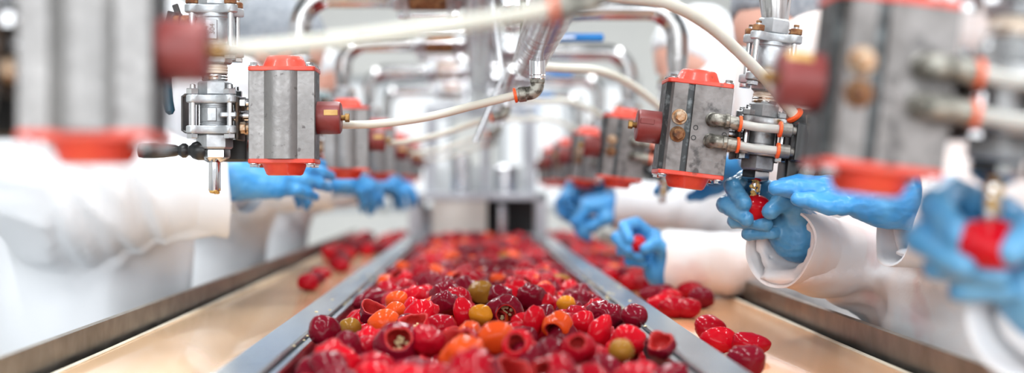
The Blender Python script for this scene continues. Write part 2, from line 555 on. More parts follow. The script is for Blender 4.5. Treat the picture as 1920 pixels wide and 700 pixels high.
# ------------------------------------------------------------------ trough and conveyors
RIM = CZ - 0.160
BELT = CZ - 0.190
Y0, Y1 = 0.30, 4.62
TX = 0.005
tr = empty('pepper_trough', (TX, 2.4, 0))
tag(tr, 'long stainless steel trough full of red peppers running away down the middle', 'trough')
inv = Matrix.Translation((-TX, -2.4, 0))
def along_y(out, y0, y1, m, name, parent, Mi, bev=0.0008):
    """extrude an x-z outline along y"""
    M = Matrix(((1, 0, 0, 0), (0, 0, -1, y1), (0, 1, 0, 0), (0, 0, 0, 1)))
    b = MB()
    b.prism(out, 0, y1 - y0, bev, M)
    return b.build(name, m, parent, M=Mi)
for s in (-1, 1):
    o = [(.232, RIM - .034), (.232, RIM - .002), (.230, RIM), (.193, RIM), (.191, RIM - .002), (.191, RIM - .012), (.194, RIM - .012), (.194, RIM - .004), (.228, RIM - .004), (.228, RIM - .034)]
    o = [(TX + s * x, z) for x, z in o]
    along_y(o if s < 0 else o[::-1], Y0, Y1, M_BRUSH, 'rim', tr, inv, 0)
    o = [(.189, RIM - .13), (.189, RIM - .007), (.188, RIM - .0055), (.1825, RIM - .006), (.1815, RIM - .0075), (.1815, RIM - .010), (.1865, RIM - .010), (.1865, RIM - .13)]
    o = [(TX + s * x, z) for x, z in o]
    along_y(o if s < 0 else o[::-1], Y0, Y1, M_BRUSH, 'side_wall', tr, inv, 0)
MB().box((TX - .19, Y0, RIM - .134), (TX + .19, Y1, RIM - .130), .001).build('trough_bed', M_BRUSH, tr, M=inv)
MB().box((TX - .19, Y1 - .004, RIM - .13), (TX + .19, Y1, RIM - .05), .001).build('end_plate', M_BRUSH, tr, M=inv)
for s in (-1, 1):
    for y in (0.5, 2.4, 4.3):
        MB().box((TX + s * .16 - .02, y - .02, 0), (TX + s * .16 + .02, y + .02, RIM - .134), .003).build('leg', M_BRUSH, tr, M=inv)

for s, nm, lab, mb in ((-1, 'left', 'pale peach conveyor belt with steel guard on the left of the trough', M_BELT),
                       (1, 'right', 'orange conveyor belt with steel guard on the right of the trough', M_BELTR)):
    cv = empty('side_conveyor', (s * .34, 2.4, 0))
    tag(cv, lab, 'conveyor')
    iv = Matrix.Translation((-s * .34, -2.4, 0))
    def B(x0, x1, y0, y1, z0, z1, name, m, b=.001):
        xa, xb = sorted((TX + s * x0, TX + s * x1))
        return MB().box((xa, y0, z0), (xb, y1, z1), b).build(name, m, cv, M=iv)
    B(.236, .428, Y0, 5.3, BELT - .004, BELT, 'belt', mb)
    B(.428, .434, Y0, 5.3, BELT - .006, BELT + .002, 'belt_edge', M_CREAM)
    o = [(.446, BELT - .035), (.446, RIM), (.452, RIM + .001), (.456, RIM - .002), (.456, RIM - .10), (.452, RIM - .10), (.450, BELT - .035)]
    o = [(TX + s * x, z) for x, z in o]
    along_y(o if s < 0 else o[::-1], Y0, 5.3, M_GUARD, 'guard_rail', cv, iv, 0)
    B(.236, .446, Y0, 5.3, BELT - .10, BELT - .012, 'belt_bed', M_DARK)
    for y in (0.5, 2.4, 4.9):
        B(.25, .29, y - .02, y + .02, 0, BELT - .1, 'leg', M_BRUSH, .003)
        B(.40, .44, y - .02, y + .02, 0, BELT - .1, 'leg', M_BRUSH, .003)

# ------------------------------------------------------------------ station pieces (local: valve axis = z, camera height = 0, actuator towards +x, ports on +y)
S = 1 / 1569.0
def zz(py):
    return (348 - py) * S
def flange_outline(a, r, waist):
    pts = []
    for q in range(4):
        c = R(45 + 90 * q)
        cx, cy = a * math.sqrt(2) * math.cos(c), a * math.sqrt(2) * math.sin(c)
        for i in range(9):
            t = c + R(-100 + 200 * i / 8)
            pts.append((cx + r * math.cos(t), cy + r * math.sin(t)))
        c2 = R(90 + 90 * q)
        pts.append((waist * math.cos(c2 - .35) / math.cos(.35), waist * math.sin(c2 - .35) / math.cos(.35)))
        pts.append((waist * math.cos(c2 + .35) / math.cos(.35), waist * math.sin(c2 + .35) / math.cos(.35)))
    return pts
def three_piece(root, zt, zb, rbody, a, m_flange, m_body, m_nut, nut_up=True, M=None, ft=.0092, ear=.0078, hx=None):
    """a three-piece ball valve between heights zb and zt: two flanges, drum, four tie bolts with nuts"""
    T = (lambda b, n, m: b.build(n, m, root, M=M))
    for (z0, z1) in ((zt - ft, zt), (zb, zb + ft)):
        b = MB()
        b.prism(flange_outline(a, ear, a * 0.98), z0, z1, .0012)
        T(b, 'flange', m_flange)
    b = MB()
    q = rbody
    za, zc = zb + ft, zt - ft
    hgt = zc - za
    b.lathe([(q * .96, za - .001), (q, za + .002), (q, za + hgt * .10), (q * .93, za + hgt * .13), (q * .93, za + hgt * .17), (q * .97, za + hgt * .2),
             (q * .97, zc - hgt * .2), (q * .93, zc - hgt * .17), (q * .93, zc - hgt * .13), (q, zc - hgt * .10), (q, zc - .002), (q * .96, zc + .001)], 40)
    b.prism(rrect(rbody * .62, .006, .001, (0, -rbody * .94)), za + hgt * .2, zc - hgt * .2, .0008)
    T(b, 'valve_body', m_body)
    for sx in (-1, 1):
        for sy in (-1, 1):
            b = MB()
            Mx = Matrix.Translation((sx * a, sy * a, 0))
            b.cyl(.0036, zb - .002, zt + .010, 14, Mx, mi=0)
            T(b, 'tie_bolt', M_STEEL)
            b = MB()
            b.hexn(.0078, zt + .0005, zt + .0075, Mx)
            b.cyl(.0034, zt + .0070, zt + .0125, 12, Mx)
            T(b, 'nut', m_nut)
            b = MB()
            b.hexn(.0072, zb - .0060, zb - .0003, Mx)
            T(b, 'bolt_head', M_STEEL)

def make_upper_valve(with_lever, dirty):
    root = empty('ball_valve')
    mf = M_CAST
    zt, zb = zz(12), zz(104)
    three_piece(root, zt, zb, .0225, .0225, mf, mf, M_RUST, ft=.0098, ear=.0085)
    b = MB()
    b.hexn(.0205, zt, zt + .019, phase=0.25)
    b.build('hex_end', M_CAST, root)
    b = MB()
    b.hexn(.0205, zz(120), zb, phase=0.25)
    b.build('hex_end', M_CAST, root)
    b = MB()
    b.cyl(.0150, zz(137.5), zz(119.5), 28)
    for q in range(3):
        b.lathe([(.0150, zz(136 - q * 5) - .0012), (.0156, zz(136 - q * 5)), (.0150, zz(136 - q * 5) + .0012)], 28, cap=False)
    b.build('thread_tape', M_TAPE, root)
    if with_lever:
        b = MB()
        b.cyl(.009, 0, .018, 20, axis((-.022, 0, (zt + zb) / 2 + .010), (-1, 0, 0)))
        b.hexn(.011, .018, .026, axis((-.022, 0, (zt + zb) / 2 + .010), (-1, 0, 0)))
        b.build('stem', M_RUST, root)
        b = MB()
        zc = (zt + zb) / 2 + .010
        pts = [(-.040, -.004, zc + .014), (-.046, -.004, zc + .012), (-.053, -.004, zc - .02), (-.056, -.004, zz(140))]
        for i in range(3):
            p, q = Vector(pts[i]), Vector(pts[i + 1])
            d = q - p
            b.box((-.0015, -.009, 0), (.0015, .009, d.length + .001), .0008, axis(p, d))
        b.build('lever_bar', M_BRACKET, root)
        b = MB()
        b.tube([(-.0548, -.004, zz(110)), (-.056, -.004, zz(150)), (-.0545, -.004, zz(190)), (-.0520, -.004, zz(208)), (-.051, -.004, zz(214))],
               [.0052, .0058, .0064, .0060, .0025], 14)
        b.build('lever_sleeve', M_TEAL, root)
        # cast marking on the flat of the drum
        for txt, dx in (('3/4"', -.0028), ('304', .0042)):
            cu = bpy.data.curves.new('casting_mark', 'FONT')
            cu.body = txt
            cu.size = .0085
            cu.extrude = .0003
            cu.align_x = 'CENTER'
            tmp = bpy.data.objects.new('tmp', cu)
            COL.objects.link(tmp)
            me = bpy.data.meshes.new_from_object(tmp.evaluated_get(bpy.context.evaluated_depsgraph_get()))
            bpy.data.objects.remove(tmp, do_unlink=True)
            me.materials.clear()
            me.materials.append(M_FITGREY)
            o = link('casting_mark', me, root)
            o.matrix_local = Matrix.Translation((dx, -.0244, (zt + zb) / 2)) @ Matrix.Rotation(R(-90), 4, 'Y') @ Matrix.Rotation(R(90), 4, 'X')
    return root

def make_filling_valve(left):
    root = empty('filling_valve')
    mf = M_CAST if left else M_CASTDIRTY
    zt, zb = zz(179), zz(250)
    b = MB()
    b.cyl(.0147, zz(153), zz(137), 28)
    b.lathe([(.0147, zz(150)), (.0154, zz(148)), (.0147, zz(146)), (.0154, zz(143)), (.0147, zz(141))], 28, cap=False)
    b.build('rusted_thread', M_RUSTSTEEL, root)
    b = MB()
    b.hexn(.0200, zt, zz(152), phase=0.25)
    b.build('hex_end', mf, root)
    three_piece(root, zt, zb, .0178, .0217, mf, mf, M_STEEL if left else M_CASTDIRTY)
    b = MB()
    b.prism(rrect(.02, .008, .003, (.020, -.021)), zz(220), zz(211), .001)
    b.build('lug', mf, root)
    b = MB()
    b.hexn(.0215, zz(278), zb, phase=0.25)
    b.build('hex_end', mf, root)
    b = MB()
    b.lathe([(.0178, zz(279)), (.0183, zz(281)), (.0183, zz(293)), (.0162, zz(296)), (.0085, zz(303))], 6, phase=0.25)
    b.build('reducer', M_STEEL, root)
    b = MB()
    ze = zz(356)
    b.lathe([(.0050, ze), (.0068, ze), (.0071, ze + .001), (.0071, zz(304)), (.0071, zz(300))], 28)
    b.build('nozzle', M_STEEL, root)
    # crusted paste on the nozzle
    b = MB()
    rr = random.Random(3)
    if left:
        for i in range(26):
            a = rr.random() * 6.28
            b.ball((math.cos(a) * .0055, math.sin(a) * .0055, ze + rr.uniform(-.0015, .0022)), rr.uniform(.0012, .0022), n=7, k=5)
        for i in range(10):
            b.ball((rr.uniform(-.004, .004), rr.uniform(-.004, .004), ze - rr.uniform(0, .002)), .0022, n=7, k=5)
    else:
        for i in range(34):
            t = rr.random()
            a = 1.57 + rr.uniform(-.9, .9) + .35
            b.ball((math.cos(a) * .0072 + .002, math.sin(a) * .0072, zz(300) - t * .019), rr.uniform(.0012, .0026), n=7, k=5)
    b.build('paste_crust', M_PASTE, root)
    # mount between valve and actuator
    b = MB()
    b.prism(rrect(.004, .050, .002, (.030, .002)), zz(262), zz(182), .0008)
    b.build('mount_plate', M_DKRUST, root)
    b = MB()
    b.cyl(.0062, 0, .030, 20, axis((.018, 0, zz(216)), (1, 0, 0)))
    b.build('stem', M_STEEL, root)
    for pz in (193, 239):
        for yy in (-.012, .014):
            b = MB()
            b.hexn(.0068, .004, .011, axis((.028, yy, zz(pz)), (1, 0, 0)))
            b.cyl(.0036, 0, .016, 12, axis((.028, yy, zz(pz)), (1, 0, 0)))
            b.build('mount_bolt', M_RUSTBOLT if pz > 200 else M_STEEL, root)
    if left:
        # black C-shaped guard bracket on the outer side
        out = []
        for x, z in ((-.012, zz(175)), (-.034, zz(175)), (-.0385, zz(180)), (-.0385, zz(244)), (-.034, zz(249)), (-.012, zz(249))):
            out.append((x, z))
        inn = [(-.012, zz(247)), (-.033, zz(247)), (-.0365, zz(243)), (-.0365, zz(181)), (-.033, zz(177)), (-.012, zz(177))]
        b = MB()
        M = Matrix(((1, 0, 0, 0), (0, 0, -1, .030), (0, 1, 0, 0), (0, 0, 0, 1)))
        n = len(out)
        vs = [(x, z, d) for d in (0, .036) for (x, z) in out + inn[::-1]]
        fs = []
        for i in range(n - 1):
            a0, a1, b0, b1 = i, i + 1, n + i, n + i + 1
            k = 2 * n
            fs += [[a0, a1, b1, b0], [k + a0, k + b0, k + b1, k + a1], [a0, k + a0, k + a1, a1], [b0, b1, k + b1, k + b0]]
        fs += [[0, n, 3 * n, 2 * n], [n - 1, 3 * n - 1, 4 * n - 1, 2 * n - 1]]
        b.add(vs, fs, M)
        b.build('bracket', M_BRACKET, root)
        b = MB()
        hz = zz(281)
        Ma = axis((-.009, -.004, hz), (-1, 0, -.0))
        b.lathe([(.010, 0), (.0115, .003), (.0115, .010), (.0095, .016), (.0062, .019), (.0058, .021), (.0085, .024), (.0088, .028), (.0060, .032), (.0050, .034)], 24, Ma)
        b.build('crank_knuckle', M_BLACK, root)
        b = MB()
        b.lathe([(.0055, .033), (.0068, .036), (.0085, .050), (.0092, .062), (.0092, .074), (.0080, .0795), (.004, .081)], 24, Ma)
        b.build('crank_handle', M_BLACK, root)
    return root

def make_actuator(left=True):
    root = empty('pneumatic_actuator')
    X, Zc = .083, (zz(135) + zz(297)) / 2
    H = zz(135) - zz(297)
    # extrusion profile, knob side +x, bulge on -y, port face +y
    pr = [(.039, .020), (.0335, .0265), (.0310, .0330), (.0145, .034), (.0140, .0290), (.0070, .0290), (.0065, .034), (-.0385, .034), (-.0390, .033),
          (-.0390, -.0265), (-.0380, -.0275), (-.0205, -.0280), (-.0185, -.0295)]
    for i in range(9):
        t = i / 8
        x = -.0185 + .036 * t
        pr.append((x, -.0295 - .0065 * math.sin(math.pi * t) ** .6 if 0 < t < 1 else -.0295))
    pr += [(.0185, -.0285), (.0380, -.0275), (.0390, -.0265)]
    b = MB()
    n = len(pr)
    vs = [(X + x, y, Zc + z) for z in (-H / 2, H / 2) for x, y in pr]
    fs, mi = [], []
    for i in range(n):
        i2 = (i + 1) % n
        b0 = [i, i2, n + i2, n + i]
        xm = (pr[i][0] + pr[i2][0]) / 2
        ym = (pr[i][1] + pr[i2][1]) / 2
        dark = (xm > .0325 and ym > -.026) or (.0068 < xm < .0143 and ym > .028) or xm < -.0385
        fs.append(b0)
        mi.append(1 if dark else 0)
    fs += [list(range(n))[::-1], [n + i for i in range(n)]]
    mi += [0, 0]
    b.add(vs, fs)
    b.m = mi
    body = b.build('body', [M_ALU if left else M_ALUG, M_ALUD], root, angle=22)
    for sgn, nm in ((1, 'top_cap'), (-1, 'bottom_cap')):
        b = MB()
        M = Matrix.Translation((X, 0, Zc + sgn * H / 2)) @ Matrix.Diagonal((1, 1, sgn, 1))
        b.prism(rrect(.0785, .066, .004, (0, .0015)), 0, .0052, .0008, M)
        # truncated dome
        rings = []
        for (w, d, z) in ((.0545, .052, .005), (.0520, .050, .0070), (.0470, .045, .0130), (.0430, .041, .0178), (.0385, .036, .0194)):
            rings.append([(x, y, z) for x, y in rrect(w, d, min(w, d) * .44, (0, .001), 6)])
        k = len(rings[0])
        vs = [p for r_ in rings for p in r_]
        fs = []
        for j in range(len(rings) - 1):
            for i in range(k):
                i2 = (i + 1) % k
                fs.append([j * k + i, j * k + i2, (j + 1) * k + i2, (j + 1) * k + i])
        fs.append([(len(rings) - 1) * k + i for i in range(k)])
        b.add(vs, fs, M)
        cap = b.build(nm, M_RED, root)
        for sx in (-1, 1):
            for sy in (-1, 1):
                b = MB()
                b.lathe([(.0058, .0052), (.0060, .0060), (.0058, .0066)], 16, M @ Matrix.Translation((sx * .0330, .0015 + sy * .0265, 0)))
                b.hexn(.0048, .0064, .0098, M @ Matrix.Translation((sx * .0330, .0015 + sy * .0265, 0)))
                b.build('cap_screw', M_STEEL, root)
    kx = X + .037
    Mk = axis((kx, 0, zz(219.5)), (1, 0, 0))
    b = MB()
    b.lathe([(.0192, 0), (.0196, .002), (.0196, .026), (.0188, .029), (.0165, .0305), (.006, .0305), (.004, .029)], 40, Mk)
    knob = b.build('indicator_knob', M_MAROON, root)
    for sy in (-1, 1):
        b = MB()
        b.prism(rrect(.0165, .0030, .0006, (kx + .0195, sy * .0186)), zz(219.5) + .0020, zz(219.5) + .0085, .0004)
        b.build('pointer_mark', M_TAN if sy < 0 else M_MAROON, knob).data['side'] = sy
    b = MB()
    b.cyl(.0035, .029, .035, 14, Mk)
    b.hexn(.0052, .0345, .0400, Mk)
    b.build('knob_screw', M_BRASS, knob)
    # port face
    pz = Zc
    for dz, m in ((.0115, M_RUSTBOLT), (-.0090, M_RUST)):
        Mb = axis((X + .0215, .034, pz + dz), (0, 1, 0))
        b = MB()
        b.lathe([(.0092, 0), (.0094, .0008), (.0090, .0016)], 24, Mb)
        b.cyl(.0066, .0014, .0100, 20, Mb)
        b.hexn(.0066, .0090, .0130, Mb)
        b.build('stroke_stop_bolt', m, root)
    for (dx, dz) in ((.0010, .0012), (.0022, -.0110), (-.0335, -.0035)):
        b = MB()
        b.lathe([(.0030, -.001), (.0030, .0006), (.0022, .0006), (.0022, -.001)], 14, axis((X + dx, .034, pz + dz), (0, 1, 0)), cap=True)
        b.build('air_hole', M_DARK, root)
    return root

def elbow_pts(a, c, e, r):
    return bend_path(a, c, e, r, 8)

def make_solenoid(left):
    """black pilot valve with two short tubes to the actuator ports"""
    root = empty('pilot_valve')
    X, Zc = .083, (zz(135) + zz(297)) / 2
    if left:
        lo, hi = (-.018, .052, zz(300)), (.030, .092, zz(190))
        xe = .036
    else:
        lo, hi = (-.066, -.028, zz(341) + .030), (-.030, .028, zz(203) + .030)
        xe = -.012
    b = MB()
    b.box(lo, hi, .003)
    if not left:
        b.box((-.045, .027, Zc - .026), (-.0305, .057, Zc + .020), .002)
        b.box((lo[0] - .030, lo[1] + .004, lo[2] + .004), (lo[0] + .002, hi[1] - .004, lo[2] + .040), .004)
    b.build('block', M_BLACK, root)
    py = .050
    for dz in (.0125, -.0125):
        z = Zc + dz
        b = MB()
        b.cyl(.0088, 0, .004, 20, axis((X - .018, .0335, z), (0, 1, 0)))
        b.tube(bend_path((X - .018, .034, z), (X - .018, py, z), (X - .046, py, z - .002), .008, 8), .0076, 16)
        b.cyl(.0092, .0, .006, 8, axis((X - .029, py, z - .001), (-1, 0, 0)))
        b.build('elbow_fitting', M_FITTING, root)
        b = MB()
        b.lathe([(.0068, 0), (.0092, .0005), (.0096, .002), (.0092, .0036), (.0066, .0042)], 22, axis((X - .0455, py, z - .002), (-1, 0, 0)))
        b.build('collar', M_ORANGE, root)
        b = MB()
        b.tube(smooth_path([(X - .048, py, z - .002), (X - .06, py - .0005, z - .003), ((X - .048 + xe) / 2, py - .001, z - .0035), (xe, py, z - .003)], 5), .0052, 14)
        b.build('tube', M_HOSEC, root)
        if not left:
            b = MB()
            b.lathe([(.0066, 0), (.0092, .0005), (.0096, .002), (.0092, .0036), (.0068, .0042)], 22, axis((xe + .002, py, z - .003), (-1, 0, 0)))
            b.build('collar', M_ORANGE, root)
            b = MB()
            b.cyl(.0082, .003, .016, 18, axis((xe + .002, py, z - .003), (-1, 0, 0)))
            b.cyl(.0048, .014, .030, 16, axis((xe + .002, py, z - .003), (-1, 0, 0)))
            b.hexn(.0070, .027, .032, axis((xe + .002, py, z - .003), (-1, 0, 0)))
            b.build('straight_fitting', M_FITGREY, root)
    if left:
        b = MB()
        b.lathe([(.0066, 0), (.0082, .0005), (.0086, .002), (.0082, .0036), (.0068, .0042)], 22, axis((.030, .066, zz(268)), (1, -.2, .5)))
        b.build('collar', M_ORANGE, root)
        b = MB()
        b.cyl(.0085, -.016, .001, 18, axis((.030, .066, zz(268)), (1, -.2, .5)))
        b.build('straight_fitting', M_FITGREY, root)
    else:
        # inlet elbow that takes the supply hose, and an exhaust fitting
        b = MB()
        p0 = Vector((-.052, .046, zz(246) + .030))
        b.tube(bend_path(p0 + Vector((0, -.020, 0)), p0 + Vector((0, .010, 0)), p0 + Vector((.0035, .010, .020)), .008, 8), .0100, 18)
        b.cyl(.0118, -.019, -.008, 18, axis(p0, (0, 1, 0)))
        b.build('elbow_fitting', M_FITTING, root)
        b = MB()
        b.cyl(.0088, -.014, .003, 18, axis((-.049, .040, zz(323) + .026), (.40, .30, -.85)))
        b.build('straight_fitting', M_FITGREY, root)
        b = MB()
        b.lathe([(.0070, .002), (.0092, .0025), (.0096, .004), (.0090, .0056), (.0055, .0062)], 22, axis((-.049, .040, zz(323) + .026), (.40, .30, -.85)))
        b.build('collar', M_ORANGE, root)
    return root

HEADX, HEADZ = 0.010, 0.335
def make_drop_pipe(left):
    """product pipe from the header: shut-off valve, horizontal run, bend and reducer down to the ball valve. Local frame as the station but untilted."""
    root = empty('product_pipe')
    s = 1 if left else -1
    xh = (HEADX + .311) if left else (.359 - HEADX)       # distance to the header
    lo = 0 if left else .038
    z1 = HEADZ if left else .316
    r = .0195
    b = MB()
    b.tube(bend_path((0, 0, zz(-70) - lo), (0, 0, z1), (xh - .155, 0, z1), .055, 14), r, 28)
    b.build('pipe', M_PIPE, root)
    b = MB()
    b.lathe([(.0150, zz(-14) - lo), (.0158, zz(-20) - lo), (.0165, zz(-34) - lo), (r, zz(-66) - lo), (r, zz(-72) - lo)], 28)
    b.build('reducer', M_PIPE, root)
    b = MB()
    b.lathe([(.0152, zz(-22) - lo), (.0162, zz(-19) - lo), (.0165, zz(-13) - lo), (.0150, zz(-8) - lo)], 24)
    b.build('rusted_weld', M_RUST, root)
    # shut-off valve on the horizontal run
    Mv = axis((xh - .095, 0, z1), (1, 0, 0)) @ Matrix.Rotation(R(45), 4, 'Z')
    vb = MB()
    vb.hexn(.0255, -.062, -.045, Mv)
    vb.build('hex_union', M_CAST, root)
    vb = MB()
    vb.hexn(.0255, .045, .058, Mv)
    vb.cyl(.0215, .055, .060, 24, Mv)
    vb.build('hex_union', M_CAST, root)
    for z0 in (-.045, .033):
        b = MB()
        b.prism(flange_outline(.0230, .0085, .0235), z0, z0 + .011, .001, Mv)
        b.build('flange', M_CAST, root)
    b = MB()
    b.cyl(.0235, -.034, .034, 30, Mv)
    b.build('valve_body', M_RUST if left else M_CAST, root)
    for q in range(4):
        b = MB()
        a = R(45 + 90 * q)
        Mq = Mv @ Matrix.Translation((.0325 * math.cos(a), .0325 * math.sin(a), 0))
        b.cyl(.0038, -.055, .055, 12, Mq)
        b.hexn(.0075, -.052, -.0455, Mq)
        b.hexn(.0075, .0455, .052, Mq)
        b.build('tie_bolt', M_STEEL, root)
    if not left:
        b = MB()
        b.cyl(.008, -.040, -.018, 16, Matrix.Translation((xh - .095, 0, z1)))
        b.hexn(.012, -.050, -.040, Matrix.Translation((xh - .095, 0, z1)))
        b.build('stem', M_RUST, root)
        b = MB()
        b.prism(rrect(.075, .016, .003, (xh - .130, 0)), z1 - .0525, z1 - .0485, .0008)
        b.build('lever_bar', M_STEEL, root)
        b = MB()
        b.tube([(xh - .128, 0, z1 - .0505), (xh - .150, 0, z1 - .0505), (xh - .214, 0, z1 - .0505), (xh - .217, 0, z1 - .0505)], [.0072, .0078, .0078, .005], 14)
        b.build('lever_sleeve', M_BLUEH, root)
    return root

TILT = R(6.6)
LX, RX = -.311, .3315
LY = [0.86, 1.70, 2.52, 3.33, 4.14, 4.95]
RY = [0.93, 1.70, 2.53, 3.34, 4.15, 4.96]
LPOS = ['at the left picture edge, nearest the camera', 'sharp in focus, second of the left row', 'third from the camera in the left row',
        'fourth from the camera in the left row', 'fifth from the camera in the left row', 'farthest back in the left row']
RPOS = ['blurred at the right, nearest the camera', 'sharp in focus, second of the right row', 'third from the camera in the right row',
        'fourth from the camera in the right row', 'fifth from the camera in the right row', 'farthest back in the right row']
KINDS = {
    'upper': ('silver three-piece ball valve with rusty nuts', 'valve', 'ball valves above the filling nozzles'),
    'fill': ('silver filling valve with slim nozzle', 'valve', 'filling valves over the belts'),
    'act': ('grey actuator with red caps and maroon knob', 'actuator', 'red capped pneumatic actuators'),
    'sol': ('black pilot valve with orange collars', 'valve', 'pilot valves beside the actuators'),
    'pipe': ('bent stainless product pipe', 'pipe', 'product pipes from the header'),
}
def place(proto, first, side, i, key):
    o = proto if first else copy_tree(proto)
    if side < 0:
        o.location = (LX, LY[i], CZ)
        o.rotation_euler = (0, 0, 0)
    else:
        o.rotation_mode = 'QUATERNION'
        if key == 'pipe':
            o.location = (.359, RY[i], CZ)
            o.rotation_quaternion = Matrix.Rotation(R(180), 3, 'Z').to_quaternion()
        else:
            o.location = (RX + (.006 if i == 0 else 0), RY[i], CZ - (.0275 if i == 0 else .025) - (.006 if key == 'upper' else 0))
            o.rotation_quaternion = (Matrix.Rotation(TILT, 3, 'Y') @ Matrix.Rotation(R(180), 3, 'Z')).to_quaternion()
    if key == 'act':
        for kn in o.children:
            if side > 0 and i == 0 and kn.name.startswith('indicator_knob'):
                c0 = Matrix.Translation((0, 0, zz(219.5)))
                kn.matrix_local = c0 @ Matrix.Rotation(R(32), 4, 'X') @ c0.inverted()
            elif kn.name.startswith('indicator_knob'):
                kn.matrix_local = Matrix.Identity(4)
            for mk in kn.children:
                if mk.name.startswith('pointer_mark'):
                    mk.material_slots[0].link = 'OBJECT'
                    tan = (side < 0 and i > 0 and mk.data['side'] < 0) or (side > 0 and i == 0 and mk.data['side'] > 0)
                    mk.material_slots[0].material = M_TAN if tan else M_MAROON
    d, c, g = KINDS[key]
    tag(o, d + ', ' + (LPOS if side < 0 else RPOS)[i], c, g)
    return o
for side in (-1, 1):
    L_ = side < 0
    for key, proto in (('upper', make_upper_valve(L_, not L_)), ('fill', make_filling_valve(L_)), ('act', make_actuator(L_)),
                       ('sol', make_solenoid(L_)), ('pipe', make_drop_pipe(L_))):
        for i in range(6):
            if key == 'pipe' and i == 0:
                continue
            place(proto, i == (1 if key == 'pipe' else 0), side, i, key)

# ------------------------------------------------------------------ header, manifold, hoses
hd = empty('product_header', (HEADX, 3.4, CZ + HEADZ))
tag(hd, 'thick stainless header pipe running above the trough between both rows', 'pipe')
b = MB()
b.tube([(0, -2.4, 0), (0, 2.4, 0)], .037, 32)
b.build('pipe', M_PIPE, hd)
b = MB()
b.cyl(.055, -.012, .012, 32, axis((0, 2.4, 0), (0, 1, 0)))
b.build('pipe_flange', M_CAST, hd)
for y in (-1.6, 0.9, 2.2):
    b = MB()
    b.cyl(.007, .03, 3.6 - CZ - HEADZ, 12, Matrix.Translation((0, y, 0)))
    b.lathe([(.039, -.012), (.042, -.012), (.042, .012), (.039, .012)], 28, axis((0, y, 0), (0, 1, 0)))
    b.build('hanger', M_BRUSH, hd)

MX, MZ = .073, .172
mf_ = empty('air_manifold', (MX, 1.25, CZ + MZ))
tag(mf_, 'slanting looking stainless air manifold tube over the middle of the trough', 'pipe')
b = MB()
b.tube([(0, -.75, 0), (0, .70, 0), (0, .72, 0), (0, .735, 0)], [.023, .023, .021, .013], 32)
b.build('tube', M_PIPE, mf_)
b = MB()
b.tube([(-.022, .72, -.008), (-.022, 3.9, -.008)], .0080, 18)
b.build('extension_tube', M_PIPE, mf_)
b = MB()
b.cyl(.0042, .018, .075, 14, Matrix.Translation((-.012, .60, 0)))
b.hexn(.0062, .045, .052, Matrix.Translation((-.012, .60, 0)))
b.hexn(.0062, .056, .063, Matrix.Translation((-.012, .60, 0)))
b.build('bleed_fitting', M_FITTING, mf_)
b = MB()
b.tube([(-.052, 1.05, .16), (-.030, 1.05, .005)], .0048, 12)
b.tube([(-.075, 1.05, -.10), (-.030, 1.05, .005)], .0048, 12)
b.build('support_rod', M_STEEL, mf_)
# outlet elbows on the manifold, one for each left hose
EL = []
for i, y in enumerate(LY[:5]):
    dx = 0 if y < 2 else -.020
    rt = .023 if y < 2 else .0095
    e = empty('outlet_elbow', (MX + dx, y, CZ + MZ - rt))
    b = MB()
    b.cyl(.0098, -.021, .006, 24)
    b.lathe([(.0098, -.0165), (.0104, -.0160), (.0098, -.0155)], 24, cap=False)
    b.build('socket', M_STEEL, e)
    b = MB()
    b.tube(bend_path((0, 0, -.018), (0, 0, -.036), (-.026, 0, -.0395), .009, 8), .0082, 16)
    b.hexn(.0100, -.026, -.020)
    b.cyl(.0092, 0, .010, 16, axis((-.013, 0, -.038), (-1, 0, -.12)))
    b.build('elbow', M_FITTING, e)
    b = MB()
    b.lathe([(.0060, 0), (.0088, .0004), (.0092, .002), (.0088, .0034), (.0058, .0040)], 22, axis((-.0245, 0, -.0395), (-1, 0, -.2)))
    b.build('collar', M_ORANGE, e)
    tag(e, 'small hose elbow with orange collar under the air manifold, ' +
        ['nearest the camera', 'in sharp focus', 'blurred, third from camera', 'blurred, fourth from camera', 'farthest back'][i], 'fitting', 'outlet elbows under the manifold')
    EL.append(Vector((MX + dx - .027, y, CZ + MZ - rt - .040)))
for i, y in enumerate(LY[:5]):
    a = EL[i]
    if i == 0:
        pts = [a, at(1000, 22, y), at(860, 45, y), at(700, 68, y + .005), at(560, 84, y + .01), at(450, 93, y + .02), at(385, 97, y + .035), at(330, 110, y + .05)]
    else:
        # end on the port side of the actuator, behind the knob
        e = Vector((LX + .120, y + .045, CZ + .075))
        d = e - a
        pts = [a, a + d * .2 + Vector((0, 0, -.0045)), a + d * .45 + Vector((0, 0, -.010)), a + d * .7 + Vector((0, 0, -.009)), a + d * .9 + Vector((0, 0, -.003)), e, e + Vector((-.03, .004, .004))]
    b = MB()
    b.tube(smooth_path(pts, 6), .0050, 16)
    h = b.build('air_hose', M_HOSE)
    tag(h, 'milky white air hose crossing to the left row actuator, ' +
        ['nearest the camera, across the top', 'in sharp focus', 'behind the sharp one', 'fourth from camera', 'farthest back'][i], 'hose', 'left air hoses')
